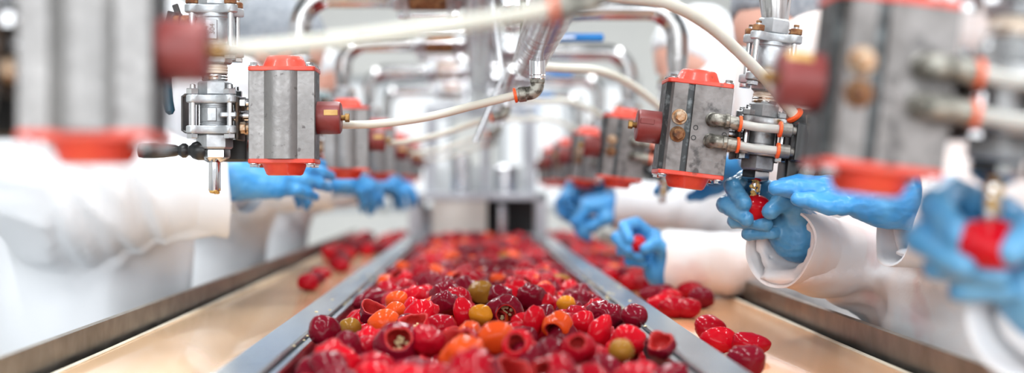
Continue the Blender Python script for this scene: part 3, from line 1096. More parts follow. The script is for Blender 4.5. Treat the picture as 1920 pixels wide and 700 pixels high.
# hoses of the right row
base = [at(1030, -34, 1.22), at(1150, -10, 1.33), at(1250, 6, 1.43), at(1330, 49, 1.53), at(1400, 112, 1.61), at(1452, 168, 1.66), at(1489, 216, 1.672)]
for i in range(1, 5):
    dy = RY[i] - RY[1]
    pts = [p + Vector((0, dy, 0)) for p in base]
    h = empty('air_hose', pts[-1])
    iv = Matrix.Translation(-pts[-1])
    b = MB()
    b.tube(smooth_path(pts, 6), .0066, 18)
    b.build('tube', M_HOSE, h, M=iv)
    d = pts[-1] - pts[-2]
    b = MB()
    b.lathe([(.0070, -.002), (.0112, -.0015), (.0118, .0004), (.0112, .0024), (.0070, .003)], 24, axis(pts[-1], d))
    b.build('collar', M_ORANGE, h, M=iv)
    tag(h, 'thick milky hose arching down to the right row, ' + ['', 'sharp end with orange collar', 'behind the sharp one', 'fourth from camera', 'farthest back'][i], 'hose', 'right air hoses')

# ------------------------------------------------------------------ machine at the far end
mc = empty('sorting_machine', (0, 4.95, 0))
tag(mc, 'grey framed machine with bright panels standing at the far trough end', 'machine')
iv = Matrix.Translation((0, -4.95, 0))
YM = 4.68
def PB(lo, hi, name, m, bev=.003):
    return MB().box(lo, hi, bev).build(name, m, mc, M=iv)
xl, xr = TX - .228, TX + .228
zt, zb = at(0, 362, YM).z, at(0, 446, YM).z
PB((xl, YM, zt - .025), (xr, YM + .6, zt), 'frame_rail', M_GREYM)
PB((xl, YM, zb - .03), (xr, YM + .6, zb), 'frame_rail', M_GREYM)
PB((xl, YM, 0), (xl + .035, YM + .04, zt), 'post', M_GREYM)
PB((xr - .035, YM, 0), (xr, YM + .04, zt), 'post', M_GREYM)
PB((xl, YM + .56, 0), (xl + .035, YM + .6, zt), 'post', M_GREYM)
PB((xr - .035, YM + .56, 0), (xr, YM + .6, zt), 'post', M_GREYM)
PB((at(810, 0, YM).x, YM + .005, zb), (at(913, 0, YM).x, YM + .03, zt - .02), 'front_panel', M_PANEL)
PB((TX, YM + .3, zb), (xr - .03, YM + .32, zt - .02), 'opening_shade', M_DARK)  # added dark sheet, stands for the shade inside the right opening
PB((xl + .03, YM + .2, zb), (TX - .002, YM + .22, zt - .05), 'opening_shade', M_GREYM)  # added grey sheet, a lighter tone for the shade in the left opening
PB((at(935, 0, YM).x, YM + .10, zb), (at(950, 0, YM).x, YM + .16, zt - .04), 'roller', M_STEEL)
# upper cabinet
ZU = at(0, 205, YM).z
xa, xb = at(796, 300, YM).x, at(1006, 300, YM).x
for (x0, y0) in ((xa, YM + .05), (xb - .03, YM + .05), (xa, YM + .5), (xb - .03, YM + .5)):
    PB((x0, y0, zt), (x0 + .03, y0 + .03, ZU), 'upper_post', M_GREYM)
PB((at(903, 0, YM).x, YM + .05, zt), (at(917, 0, YM).x, YM + .08, ZU), 'upper_post', M_GREYM)
PB((xa, YM + .05, ZU), (xb, YM + .08, ZU + .02), 'cross_bar', M_GREYM)
PB((xa, YM + .5, ZU), (xb, YM + .53, ZU + .02), 'cross_bar', M_GREYM)
PB((xa + .02, YM + .42, zt), (xb - .02, YM + .44, zt + .10), 'back_guard', M_WHITEP)
PB((at(905, 0, YM).x, YM + .10, at(0, 312, YM).z), (at(920, 0, YM).x, YM + .14, at(0, 262, YM).z), 'switch_box', M_DARK)
PB((at(845, 0, YM).x, YM + .2, zt), (at(880, 0, YM).x, YM + .3, zt + .13), 'hopper_chute', M_STEEL)
PB((at(930, 0, YM).x, YM + .2, zt), (at(975, 0, YM).x, YM + .3, zt + .09), 'hopper_chute', M_STEEL)

# ------------------------------------------------------------------ people
def J(px, py, d):
    return at(px, py, 1.70 + d)

def glove_mesh(sdf, h, name, m, parent, amp=.0010):
    def disp(c):
        q = Vector((c.x * 70, c.y * 70, c.z * 110))
        return amp * (1.0 - 2.2 * abs(noise.noise(q)) + .5 * noise.noise(q * 2.3))
    return sdf_obj(name, sdf.mesh(h, pad=.006), m, parent, disp, 1)

def hand(wrist, xd, back, ts, curl=(20, 25, 18), sc=1.0, spread=.02, thumb=0.0, cuff=.06):
    """a five fingered gloved hand: wrist point, finger direction, back-of-hand direction, thumb side"""
    x = Vector(xd).normalized()
    z = Vector(back)
    z = (z - x * z.dot(x)).normalized()
    y = z.cross(x)
    W = Vector(wrist)
    g = lambda p: W + (x * p[0] + y * p[1] + z * p[2]) * sc
    s = SDF(.011 * sc)
    ys = [.031, .0105, -.0105, -.029]
    le = [(.043, .026, .021), (.047, .030, .022), (.043, .028, .022), (.034, .021, .020)]
    rs = [(.0110, .0100, .0092, .0080), (.0112, .0102, .0094, .0082), (.0108, .0098, .0090, .0078), (.0098, .0088, .0080, .0070)]
    for i in range(4):
        mx = .088 - (.004 if i in (0, 2) else 0) - (.012 if i == 3 else 0)
        p = Vector((mx, ts * ys[i], 0))
        s.cone(g((0.005, ts * ys[i] * .45, -.002)), g(p), .021 * sc, .0135 * sc, .022 * sc)
        a = 0
        pts = [g(p)]
        sy = ts * (1.5 - i) * spread
        for k in range(3):
            a += R(curl[k] * (1 + .10 * i))
            p = p + Vector((math.cos(a), sy, -math.sin(a))).normalized() * le[i][k]
            pts.append(g(p))
        s.chain(pts, [r * sc for r in rs[i]], .006 * sc)
    t = thumb
    tp = [(.020, ts * .024, -.010), (.052, ts * (.050 - .01 * t), -.018 - .012 * t), (.082, ts * (.055 - .026 * t), -.028 - .022 * t), (.104, ts * (.048 - .030 * t), -.034 - .030 * t)]
    s.chain([g(q) for q in tp], [.0165 * sc, .0130 * sc, .0112 * sc, .0092 * sc], .012 * sc)
    s.cone(g((-cuff, 0, 0)), g((.006, 0, 0)), .033 * sc, .027 * sc, .02)
    return s

def person(label, s, X0, Y0, zsh, head, arms, gloves, lean=.08, coat_m=None, net=None, face_turn=-.3, coat_h=.014, apron=None,
           elbow_wr=.010, look=-.35, group=None, fat=0.0, mask=True, hair=False):
    """arms: [(shoulder sign in y, elbow, wrist, r_elbow, r_cuff, cuff overhang)]"""
    V = Vector
    H = V(head)
    pel = V((X0, Y0, .92))
    wai = V((X0 + s * lean * .35, Y0, 1.06))
    che = V((X0 + s * lean, Y0, zsh - .13))
    sho = [V((X0 + s * lean * 1.1, Y0 + q * .165, zsh - .03)) for q in (-1, 1)]
    nk = V((X0 + s * lean * 1.25, Y0, zsh + .01))
    f = V((s * .9, face_turn, look)).normalized()
    up = V((0, 0, 1))
    u = (up - f * up.dot(f)).normalized()
    lat = f.cross(u)
    SQ = (1.38, 1, 1)
    b = SDF(.03)
    b.cone(pel, wai, .155, .145, .05, SQ).cone(wai, che, .145, .165, .05, SQ)
    b.cone(sho[0], sho[1], .065, .065, .06)
    b.cone(nk, H - u * .05 - f * .012, .058, .052, .03)
    b.cone(H + u * .025 - f * .018, H + u * .022 + f * .022, .084, .080, .02)
    b.cone(H - u * .015 + f * .035, H - u * .075 + f * .048, .062, .036, .03)
    b.cone(H + u * .008 + f * .093, H - u * .024 + f * .108, .008, .014, .012)
    b.cone(H - u * .052 + f * .086 - lat * .012, H - u * .052 + f * .086 + lat * .012, .009, .009, .01)
    for q in (-1, 1):
        b.cone(H + lat * q * .082 + u * .012, H + lat * q * .084 - u * .022 + f * .004, .013, .009, .008, )
    for q in (-1, 1):
        hip = V((X0, Y0 + q * .085, .90))
        kne = V((X0 + s * .02, Y0 + q * .10, .49))
        ank = V((X0 - s * .01, Y0 + q * .11, .09))
        b.chain([hip, kne, ank], [.092, .060, .042], .03)
        b.cone(ank + V((0, 0, -.045)), ank + V((s * .14, 0, -.055)), .042, .034, .03)
    for (q, el, wr, re_, rc, ov) in arms:
        sh = sho[0] if q < 0 else sho[1]
        el, wr = V(el), V(wr)
        d = (wr - el).normalized()
        b.chain([sh, el, wr - d * .02], [.056, .040, .018], .02)
        b.cone(wr - d * .02, wr + d * .012, .017, .012, .01)
    body = sdf_obj('person', b.mesh(.011), M_SKIN, None, None, 2)
    tag(body, label, 'person', group)
    # coat
    c = SDF(.035)
    c.cone(V((X0, Y0, .50)), pel, .215 + fat, .185 + fat, .06, SQ).cone(pel, wai, .185 + fat, .175 + fat, .05, SQ).cone(wai, che, .175 + fat, .19 + fat, .05, SQ)
    c.cone(sho[0], sho[1], .085, .085, .06)
    c.cone(nk - up * .03, nk + up * .025, .080, .066, .03)
    segs = []
    for (q, el, wr, re_, rc, ov) in arms:
        sh = sho[0] if q < 0 else sho[1]
        el, wr = V(el), V(wr)
        d = (wr - el).normalized()
        end = wr + d * ov
        c.cone(sh, el, .090, re_, .06)
        c.cone(el, end, re_, rc, .045)
        segs.append((sh, el))
        segs.append((el, end))
    for (q, el, wr, re_, rc, ov) in arms:
        el, wr = V(el), V(wr)
        d = (wr - el).normalized()
        end = wr + d * ov
        c.cut(end - d * .012, end + d * .10, rc - 1.15 * coat_h - .001, rc - 1.15 * coat_h)
    c.cut(nk + up * .0, nk + up * .08, .052, .062)
    def extra(g, dd):
        for (q, el, wr, re_, rc, ov) in arms:
            el, wr = V(el), V(wr)
            dv = (wr - el).normalized()
            en = wr + dv * ov
            rel = g - np.array(en, np.float32)
            near = (rel ** 2).sum(1) < (1.9 * rc) ** 2
            dd = np.where(near, np.maximum(dd, rel @ np.array(dv, np.float32)), dd)
        if apron is None:
            return dd
        zt = apron
        m = (g[:, 2] < zt) & (np.abs(g[:, 1] - Y0) < .20) & ((g[:, 0] - X0) * s > -.02)
        return np.where(m, dd - .010, dd)
    def disp(co):
        best, bi = 9, None
        for i, (a, e) in enumerate(segs):
            t = max(0, min(1, (co - a).dot(e - a) / (e - a).length_squared))
            dd = (co - a - (e - a) * t).length
            if dd < best:
                best, bi, bt = dd, i, t
        w = max(0.0, min(1.0, (.135 - best) / .04))
        n1 = noise.noise(V((co.x * 7, co.y * 7, co.z * 3.2))) * .012 + noise.noise(V((co.x * 15, co.y * 15, co.z * 8)) + V((9, 3, 1))) * .004
        if w <= 0:
            return n1
        a, e = segs[bi]
        d = (e - a).normalized()
        al = (co - a).dot(d)
        pr = co - a - d * al
        q = V((al * 24 + pr.z * 12, pr.x * 6 + pr.y * 6, pr.z * 8 + bi * 7.3))
        r1 = 1 - abs(noise.noise(q)) * 2.4
        r2 = noise.noise(q * 2.1 + V((4, 1, 2)))
        L = (e - a).length
        fade = min(1.0, max(0.0, (L - al - .055) / .07)) if bi % 2 else 1.0
        return (1 - w) * n1 + w * (elbow_wr * (r1 * .75 + r2 * .4) * fade)
    coat = sdf_obj('coat', c.mesh(coat_h, extra), coat_m or M_COAT, body, disp, 1)
    for ci, (q, el, wr, re_, rc, ov) in enumerate(arms):
        el, wr = V(el), V(wr)
        d = (wr - el).normalized()
        end = wr + d * ov
        Mc = axis(end, d)
        rows = [(-.075, rc + .0010), (-.050, rc + .0042), (-.020, rc + .0060), (.006, rc + .0080), (.0105, rc + .0078), (.0105, rc + .0050), (.004, rc + .0040), (-.030, rc + .0005)]
        vs, fs, n = [], [], 48
        for (t, rr_) in rows:
            sag = max(0.0, (t + .075) / .085) ** 2 * .006
            for i in range(n):
                a = 2 * math.pi * i / n
                wv = 1 + max(0.0, (t + .06)) * (.55 * noise.noise(V((math.cos(a) * 1.6, math.sin(a) * 1.6, ci * 5 + X0 * 9))))
                p = Mc @ V((math.cos(a) * rr_ * wv, math.sin(a) * rr_ * wv, t + .05 * noise.noise(V((math.cos(a) * 1.1, math.sin(a) * 1.1, 3.7 + ci))) * max(0, t + .05) * 4))
                p.z -= sag
                vs.append(p)
        for j in range(len(rows) - 1):
            for i in range(n):
                i2 = (i + 1) % n
                fs.append([j * n + i, j * n + i2, (j + 1) * n + i2, (j + 1) * n + i])
        cb = MB()
        cb.add(vs, fs)
        cb.build('cuff', coat_m or M_COAT, coat, angle=80)
    # trousers
    t = SDF(.03)
    for q in (-1, 1):
        t.chain([V((X0, Y0 + q * .085, .70)), V((X0 + s * .02, Y0 + q * .10, .49)), V((X0 - s * .01, Y0 + q * .11, .07))], [.10, .078, .070], .03)
    sdf_obj('trousers', t.mesh(.018), M_TROUSER, body, None, 1)
    # hair net and mask
    hn = SDF(.02)
    hn.cone(H + u * .038 - f * .026, H + u * .038 + f * .012, .091, .088, .02)
    hn.cone(H - u * .01 - f * .045, H + u * .03 - f * .03, .070, .088, .02)
    fz = f
    def cutface(g, dd):
        rel = (g - np.array(H, np.float32))
        pl = rel @ np.array(f * .75 - u * .66, np.float32) - .030
        return np.maximum(dd, pl)
    sdf_obj('hair_net', hn.mesh(.009, cutface), net or M_NET, body, lambda co: .003 * noise.noise(co * 45), 1)
    if mask:
        mk = SDF(.02)
        mk.cone(H - u * .018 + f * .040, H - u * .080 + f * .050, .069, .043, .03)
        mk.cone(H - u * .012 + f * .094, H - u * .045 + f * .102, .014, .014, .02)
        def cutm(g, dd):
            rel = (g - np.array(H, np.float32))
            up_ = rel @ np.array(u, np.float32) + .004
            bk = .012 - rel @ np.array(f, np.float32)
            return np.maximum(np.maximum(dd, up_), bk)
        sdf_obj('face_mask', mk.mesh(.008, cutm), M_MASK, body, None, 1)
    for q in (-1, 1):
        e = MB()
        e.ball(H + f * .083 + lat * q * .031 + u * .022, .0085, n=12, k=8)
        e.build('eye', M_EYE, body)
    for i, (sd, h, m) in enumerate(gloves):
        glove_mesh(sd, h, 'glove', m, body, .0009)
    return body

# --- right row, focus worker: hand holding a pepper under the nozzle, other hand flat in front of it
PEP_A = J(1417, 392, -.002)
def grip_hand(off=Vector((0, 0, 0)), rz=0.0):
    Rm = Matrix.Rotation(rz, 3, 'Y')
    K = lambda a, b, d: PEP_A + off + Rm @ (J(a, b, d) - PEP_A)
    gA = SDF(.007)
    wA = K(1500, 444, .018)
    mcpA = [K(1447, 362, .048), K(1460, 384, .052), K(1470, 404, .050), K(1478, 424, .044)]
    for p, r in zip(mcpA, (.0150, .0155, .015, .0135)):
        gA.cone(wA + (p - wA) * .18, p, .020, r, .022)
    gA.chain([mcpA[0], K(1398, 336, .036), K(1374, 350, .006), K(1395, 382, -.016)], [.0120, .0108, .0102, .0092], .003)
    gA.chain([mcpA[1], K(1380, 371, .042), K(1360, 384, .006), K(1399, 411, -.016)], [.0115, .0105, .0098, .0088], .003)
    gA.chain([mcpA[2], K(1394, 404, .040), K(1378, 415, .008), K(1437, 421, -.012)], [.0110, .0095, .0086, .0076], .003)
    gA.chain([mcpA[3], K(1420, 431, .036), K(1403, 438, .010), K(1447, 438, -.005)], [.0100, .0086, .0078, .0068], .003)
    gA.chain([K(1500, 418, .0), K(1486, 388, -.012), K(1468, 376, -.022), K(1444, 397, -.027)], [.0150, .0125, .0110, .0094], .006)
    gA.cone(K(1492, 446, .016), K(1468, 420, .020), .021, .018, .02)
    gA.cone(wA, K(1545, 472, .075), .023, .022, .02)
    return gA
gA = grip_hand()

gB = SDF(.008)
wB = J(1738, 372, -.095)
mcB = [J(1606, 354, -.050), J(1600, 358, -.072), J(1606, 371, -.090), J(1622, 385, -.100)]
for p, r in zip(mcB, (.0145, .0155, .015, .0135)):
    gB.cone(wB + (p - wB) * .12, p, .0235, r, .024)
gB.chain([mcB[0], J(1552, 347, -.046), J(1500, 344, -.046), J(1468, 347, -.047)], [.0120, .0108, .0098, .0082], .005)
gB.chain([mcB[1], J(1542, 354, -.072), J(1488, 354, -.072), J(1454, 353, -.071)], [.0128, .0112, .0102, .0084], .005)
gB.chain([mcB[2], J(1558, 374, -.091), J(1522, 377, -.091), J(1496, 374, -.090)], [.0122, .0105, .0094, .0080], .005)
gB.chain([mcB[3], J(1582, 387, -.101), J(1554, 388, -.101), J(1532, 383, -.100)], [.0108, .0094, .0086, .0074], .005)
gB.chain([J(1700, 368, -.058), J(1650, 350, -.040), J(1606, 344, -.030), J(1572, 346, -.026)], [.0185, .0140, .0120, .0098], .012)
gB.cone(wB + (mcB[2] - wB) * .1, J(1660, 385, -.090), .026, .022, .02)
gB.cone(wB, J(1790, 388, -.095), .026, .030, .02)

R1 = person('person in white coat holding pepper under sharp right nozzle, other gloved hand flat', -1, .66, 1.74, 1.36, at(1822, -62, 1.72),
            [(-1, at(1965, 448, 1.60), at(1752, 398, 1.600), .074, .058, .030), (1, at(1690, 505, 1.92), at(1494, 461, 1.722), .058, .042, .030)],
            [(gA, .0021, M_GLOVED), (gB, .0022, M_GLOVE)], lean=.03, coat_m=M_COATP, net=M_NETW, coat_h=.0085, apron=CZ - .106, elbow_wr=.008, fat=.012)

# --- right row, nearest worker: only the hand and sleeve reach into the picture
PEP_N = at(1832, 462, .925)
offN = PEP_N - PEP_A
wr0 = at(1518, 452, 1.722) + offN
person('person nearest the camera at right, blurred gloved hand holding pepper under nozzle', -1, .84, 1.05, 1.36, (.70, 1.0, 1.56),
       [(1, at(1690, 505, 1.92) + offN, wr0, .058, .047, .030), (-1, (.76, .86, 1.03), (.60, .86, 1.05), .062, .050, .0)],
       [(grip_hand(offN), .003, M_GLOVED), (hand((.60, .86, 1.05), (-1, .1, .05), (0, -.3, 1), 1, (15, 20, 15)), .004, M_GLOVE)], coat_m=M_COATP, net=M_NETW)

# --- further right workers
def rworker(i, label, head, w_near, x_near, w_far, x_far, c1, c2, cm=M_COAT, net=M_NETW, turn=-.35, th=.7, mask=True, near_hand=None):
    Y = RY[i]
    el1 = Vector((w_near.x + .24, w_near.y - .02, w_near.z - .015))
    el2 = Vector((w_far.x + .23, w_far.y + .06, w_far.z - .02))
    return person(label, -1, max(.66, head[0] + .08), Y + .02, 1.345, head,
                  [(-1, el1, w_near, .062, .050, .012), (1, el2, w_far, .060, .048, .012)],
                  [(near_hand or hand(w_near, x_near, (.05, -.2, 1), 1, c1, 1.0, .03, th), .0036, M_GLOVE), (hand(w_far, x_far, (.1, .3, 1), -1, c2, 1.0, .03, .4), .0040, M_GLOVE)],
                  coat_m=cm, net=net, face_turn=turn, lean=.06, mask=mask)
PEP_L = at(1194, 460, 2.40)
w = at(1518, 452, 1.722) + PEP_L - PEP_A + Vector((.0, 0, .012))
R2 = rworker(2, 'person with pink face reaching low to pick a pepper, right of the sharp actuator', at(1478, 58, 2.50), w, (-.85, -.12, -.55),
             at(1405, 320, 2.62), (-1, -.1, .05), (38, 40, 25), (14, 18, 12), M_COATP, M_NET, turn=-.75, near_hand=grip_hand(PEP_L - PEP_A, R(12)))
w = at(1170, 380, 3.25)
R3 = rworker(3, 'person in white hair net farther along right, gloved hands over the belt', at(1306, 116, 3.34), w, (-1, -.1, -.05),
             at(1140, 352, 3.42), (-1, -.2, 0.05), (48, 55, 35), (48, 50, 30), turn=-.6)
w = at(1128, 366, 4.1)
R4 = rworker(4, 'person in white coat far back in the right row, small and blurred', at(1345, 150, 4.2), w, (-1, -.2, -.1),
             at(1115, 360, 4.25), (-1, -.2, 0), (55, 55, 35), (55, 50, 30), turn=-.6)

# --- left row
wL = at(428, 334, 2.27)
gL1 = hand(wL, at(600, 326, 2.33) - wL, (-.1, -.85, .5), 1, (4, 14, 10), .98, .012, .1, cuff=.05)
wL2 = at(445, 335, 2.62)
gL2 = hand(wL2, (1, -.25, .05), (0, .3, 1), -1, (20, 25, 18), .92, .02, .5)
L1 = person('person in white coat at left stretching out a wrinkled sleeve and blue glove', 1, -.655, 2.44, 1.40, (-.52, 2.46, 1.66),
            [(-1, at(110, 345, 2.22), at(408, 352, 2.27), .108, .066, .004), (1, at(235, 345, 2.70), wL2, .068, .052, .010)],
            [(gL1, .0030, M_GLOVE), (gL2, .0040, M_GLOVE)], lean=.05, coat_h=.0095, elbow_wr=.021, net=M_NETW, apron=CZ - .045, fat=.015)
def lworker(i, label, head, wn, xn, wf, xf, net=M_NET):
    Y = LY[i]
    e1 = Vector((wn.x - .23, wn.y - .02, wn.z - .03))
    e2 = Vector((wf.x - .22, wf.y + .05, wf.z - .02))
    return person(label, 1, min(-.64, head[0] - .14), Y - .02, 1.345, head,
                  [(-1, e1, wn, .064, .052, .012), (1, e2, wf, .060, .048, .012)],
                  [(hand(wn, xn, (.0, -.4, 1), 1, (26, 32, 22), .92, .01, .3), .0036, M_GLOVE), (hand(wf, xf, (0, .3, 1), -1, (25, 25, 18)), .0040, M_GLOVE)],
                  net=net, face_turn=-.35, lean=.08)
L2 = lworker(3, 'person in grey hair net leaning in behind the sharp left actuator', at(522, 98, 3.24), at(598, 342, 3.18), (1, -.05, .05), at(590, 346, 3.42), (1, -.2, 0))
L3 = lworker(4, 'person in white coat far back in the left row, small and blurred', at(575, 150, 4.1), at(690, 345, 4.05), (1, -.1, .0), at(668, 350, 4.25), (1, -.2, 0), M_NETW)

# ------------------------------------------------------------------ peppers
def pepper_mesh(kind, seed, n=26, k=15, r=1.0):
    rr = random.Random(seed)
    off = Vector((rr.uniform(0, 50), rr.uniform(0, 50), rr.uniform(0, 50)))
    prof = []          # (theta, radius factor, material)
    hole = {'cored': .62, 'torn': 1.05}.get(kind, 0)
    if hole:
        for j in range(k):
            th = math.pi - (math.pi - hole) * j / (k - 1)
            prof.append((max(th if j else math.pi - 1e-3, 0), 1.0, 0))
        prof.append((hole - .05, .95, 1))
        prof.append((hole - .02, .86, 1))
        ki = k // 2 + 1
        for j in range(1, ki):
            th = hole + (math.pi - hole) * j / (ki - 1)
            prof.append((min(th, math.pi - 1e-3), .80 - .04 * min(1, j / 2), 1))
    else:
        for j in range(k + 1):
            th = math.pi - math.pi * j / k
            th = min(max(th, 1e-3), math.pi - 1e-3)
            prof.append((th, 1.0, 0))
    sx, sy, sz = {'long': (.84, .84, 1.22), 'bean': (.86, .80, 1.28), 'plum': (.93, .90, 1.10)}.get(kind, (1.04, 1.0, .90))
    wr = {'wrinkled': .15, 'cored': .07, 'torn': .11, 'bean': .06, 'long': .05}.get(kind, .035)
    vs, ms = [], []
    for (th, f, m) in prof:
        for i in range(n):
            ph = 2 * math.pi * i / n
            d = Vector((math.sin(th) * math.cos(ph), math.sin(th) * math.sin(ph), math.cos(th)))
            lump = noise.noise(d * 1.1 + off) * .16
            ridge = (abs(noise.noise(Vector((d.x * 2.6, d.y * 2.6, d.z * 1.1)) + off * 2)) * 2 - .5)
            fine = noise.noise(d * 5.5 + off)
            rad = f * (1 + lump + wr * (ridge * 1.1 + .35 * fine))
            if kind in ('round', 'wrinkled', 'plum'):
                rad *= 1 - .16 * math.exp(-(th / .30) ** 2) - .05 * math.exp(-((math.pi - th) / .25) ** 2)
            if hole and f < 1:
                rad *= 1 + .04 * fine
            if hole and abs(th - hole) < .2:
                rad *= 1 + .06 * math.sin(ph * 3 + seed) * (1.6 if kind == 'torn' else .7)
            p = Vector((d.x * sx, d.y * sy, d.z * sz)) * rad
            if kind in ('bean', 'long'):
                p.x += .16 * (d.z * d.z) - .06
            vs.append(p * r)
    fs, mi = [], []
    for j in range(len(prof) - 1):
        for i in range(n):
            i2 = (i + 1) % n
            fs.append([j * n + i, j * n + i2, (j + 1) * n + i2, (j + 1) * n + i])
            mi.append(1 if prof[j + 1][2] else 0)
    fs.append(list(range(n))[::-1])
    mi.append(0)
    q = (len(prof) - 1) * n
    fs.append([q + i for i in range(n)])
    mi.append(prof[-1][2])
    return vs, fs, mi
def pepper_data(kind, seed):
    vs, fs, mi = pepper_mesh(kind, seed)
    me = bpy.data.meshes.new('cherry_pepper')
    me.from_pydata([tuple(v) for v in vs], [], fs)
    me.materials.append(P_RED)
    me.materials.append(P_FLESH)
    me.polygons.foreach_set('material_index', mi)
    me.shade_smooth()
    me.update()
    return me
LIB = {k: [pepper_data(k, 10 * a + 3 * i + 1) for i in range(n)] for a, (k, n) in
       enumerate((('round', 4), ('wrinkled', 5), ('cored', 5), ('torn', 3), ('long', 3), ('bean', 3), ('plum', 4)))}
def seed_data(sd):
    rr = random.Random(sd)
    b = MB()
    for i in range(16):
        a, q = rr.random() * 6.28, rr.random() ** .5 * .42
        b.ball((q * math.cos(a), q * math.sin(a), -.30 + rr.uniform(-.05, .22)), .105, (1, .8, .5), 8, 5)
    me_o = b.build('tmp_seed', M_SEED)
    me = me_o.data
    bpy.data.objects.remove(me_o, do_unlink=True)
    me.name = 'seed_cluster'
    return me
SEEDS = [seed_data(i) for i in range(3)]
SKIN = {'bright red': P_BRIGHT, 'red': P_RED, 'dark red': P_DARK, 'orange': P_ORANGE, 'amber yellow': P_AMBER, 'olive brown': P_OLIVE}
def add_pepper(p, r, kind, colour, q, label, group=None, seeds=False, var=None):
    me = LIB[kind][RNG.integers(len(LIB[kind])) if var is None else var]
    o = link('cherry_pepper', me)
    o.rotation_mode = 'QUATERNION'
    o.location = p
    o.rotation_quaternion = q
    o.scale = (r, r, r)
    o.material_slots[0].link = 'OBJECT'
    o.material_slots[0].material = SKIN[colour]
    tag(o, label, 'pepper', group)
    if seeds:
        c = link('seed_cluster', SEEDS[RNG.integers(3)], o)
    return o
def rand_q():
    v = RNG.normal(size=4)
    v /= np.linalg.norm(v)
    from mathutils import Quaternion
    return Quaternion(v.tolist())
def facing_q(d, roll=0.0):
    return (Vector(d).normalized().to_track_quat('Z', 'Y').to_matrix() @ Matrix.Rotation(roll, 3, 'Z')).to_quaternion()

def top(x, y):
    u = min(1.0, abs(x - TX) / .178)
    e = .017
    return CZ - .137 - .012 * min(1, max(0, (y - 1.9) / 1.0)) - e * u * u + .009 * noise.noise(Vector((x * 9, y * 5, 3.3))) + .007 * math.exp(-((y - 1.78) / .16) ** 2 - ((x - .03) / .09) ** 2)
# the peppers one can single out in the photograph: pixel, diameter in px, kind, colour, label, axis (towards camera / up ...)
MAN = [
    (607, 621, 58, 'round', 'dark red', 'glossy round dark red pepper against left trough wall, stem dimple towards camera', (-.1, -.8, .55), 0),
    (657, 615, 40, 'round', 'olive brown', 'small olive brown pepper right of the round dark one by the left wall', (.2, .3, 1), 0),
    (721, 608, 58, 'plum', 'orange', 'smooth red orange oval pepper lying in the left part of the pile', (1, -.2, .1), 0),
    (833, 572, 54, 'wrinkled', 'dark red', 'wrinkled dark red pepper left of the seeded open one in pile centre', (-.3, .2, 1), 0),
    (873, 592, 52, 'long', 'bright red', 'plump bright red pepper leaning against the yellow one in pile centre', (-.35, .0, 1), 0),
    (901, 590, 42, 'round', 'amber yellow', 'yellow pepper wedged between bright red and dark seeded ones', (.3, .4, 1), 0),
    (946, 586, 64, 'cored', 'dark red', 'dark red cored pepper facing the camera with pale seeds in its hole, pile centre', (.1, -.95, -.12), 1),
    (998, 560, 56, 'wrinkled', 'dark red', 'dark red wrinkled pepper on top right of the seeded one', (.3, -.2, 1), 0),
    (900, 549, 46, 'torn', 'olive brown', 'olive brown half shell at the crest of the pile', (.0, .4, -.9), 0),
    (938, 556, 46, 'wrinkled', 'dark red', 'small glossy dark red pepper just behind the seeded open one', (.5, .2, 1), 0),
    (1046, 613, 56, 'cored', 'orange', 'orange red pepper with a cored hole showing seeds low at its side', (-.4, -.85, -.35), 1),
    (1092, 609, 50, 'plum', 'bright red', 'bright red oval pepper right of the orange cored one', (.8, -.2, .5), 0),
    (1126, 622, 50, 'long', 'bright red', 'bright red upright pepper beside the oval bright one', (.35, .1, 1), 0),
    (1142, 592, 50, 'wrinkled', 'dark red', 'dark red wrinkled pepper with torn top, right part of the pile', (.2, -.1, 1), 0),
    (1190, 593, 48, 'round', 'dark red', 'round dark red pepper touching the right trough wall', (.2, -.2, 1), 0),
    (1178, 638, 62, 'plum', 'bright red', 'big bright red oval pepper lying on an olive one near right wall', (1, -.3, -.15), 0),
    (1165, 658, 46, 'round', 'olive brown', 'olive green pepper under the big bright red oval one', (.2, .3, 1), 0),
    (1083, 653, 58, 'cored', 'red', 'red ring shaped cored pepper with dark hole facing the camera', (-.1, -.75, .6), 0),
    (1241, 648, 52, 'torn', 'dark red', 'hollow dark red pepper leaning on the right trough wall', (-.3, -.55, .75), 0),
    (930, 634, 66, 'plum', 'orange', 'blurred orange pepper in front of the seeded open one', (1, 0, .2), 0),
    (972, 652, 62, 'cored', 'bright red', 'blurred bright red open cup beside the orange pepper, front of pile', (-.2, -.85, .45), 0),
    (748, 648, 84, 'cored', 'dark red', 'large dark red pepper with a seed in its hole, front left of pile', (.0, -.85, .50), 1),
    (777, 612, 56, 'torn', 'bright red', 'torn wrinkled red pepper with a pale seed, left of centre', (-.1, -.5, .9), 1),
    (1001, 602, 46, 'long', 'bright red', 'narrow bright red pepper standing right of the seeded one', (.25, .1, 1), 0),
    (936, 526, 36, 'torn', 'orange', 'orange torn piece sticking up behind the crest of the pile', (.2, .3, .9), 0),
    (744, 565, 38, 'plum', 'orange', 'small orange pepper on the left side behind the sharp ones', (1, .2, .2), 0),
    (1062, 570, 34, 'round', 'amber yellow', 'small amber pepper half hidden behind the bright red ovals', (.2, .3, 1), 0),
    (696, 567, 52, 'bean', 'dark red', 'dark red long pepper lying along the left wall', (.9, .5, .2), 0),
    (700, 588, 54, 'torn', 'dark red', 'dark torn pepper with folded rim behind the red orange oval', (.2, -.45, .9), 0),
    (800, 640, 60, 'wrinkled', 'red', 'wrinkled red pepper in the front, right of the big seeded one', (.1, -.2, 1), 0),
    (742, 582, 34, 'plum', 'orange', 'orange red pepper peeping out behind the red orange oval', (.8, .3, .4), 0),
]
spheres = []       # x, y, z, r
meta = []
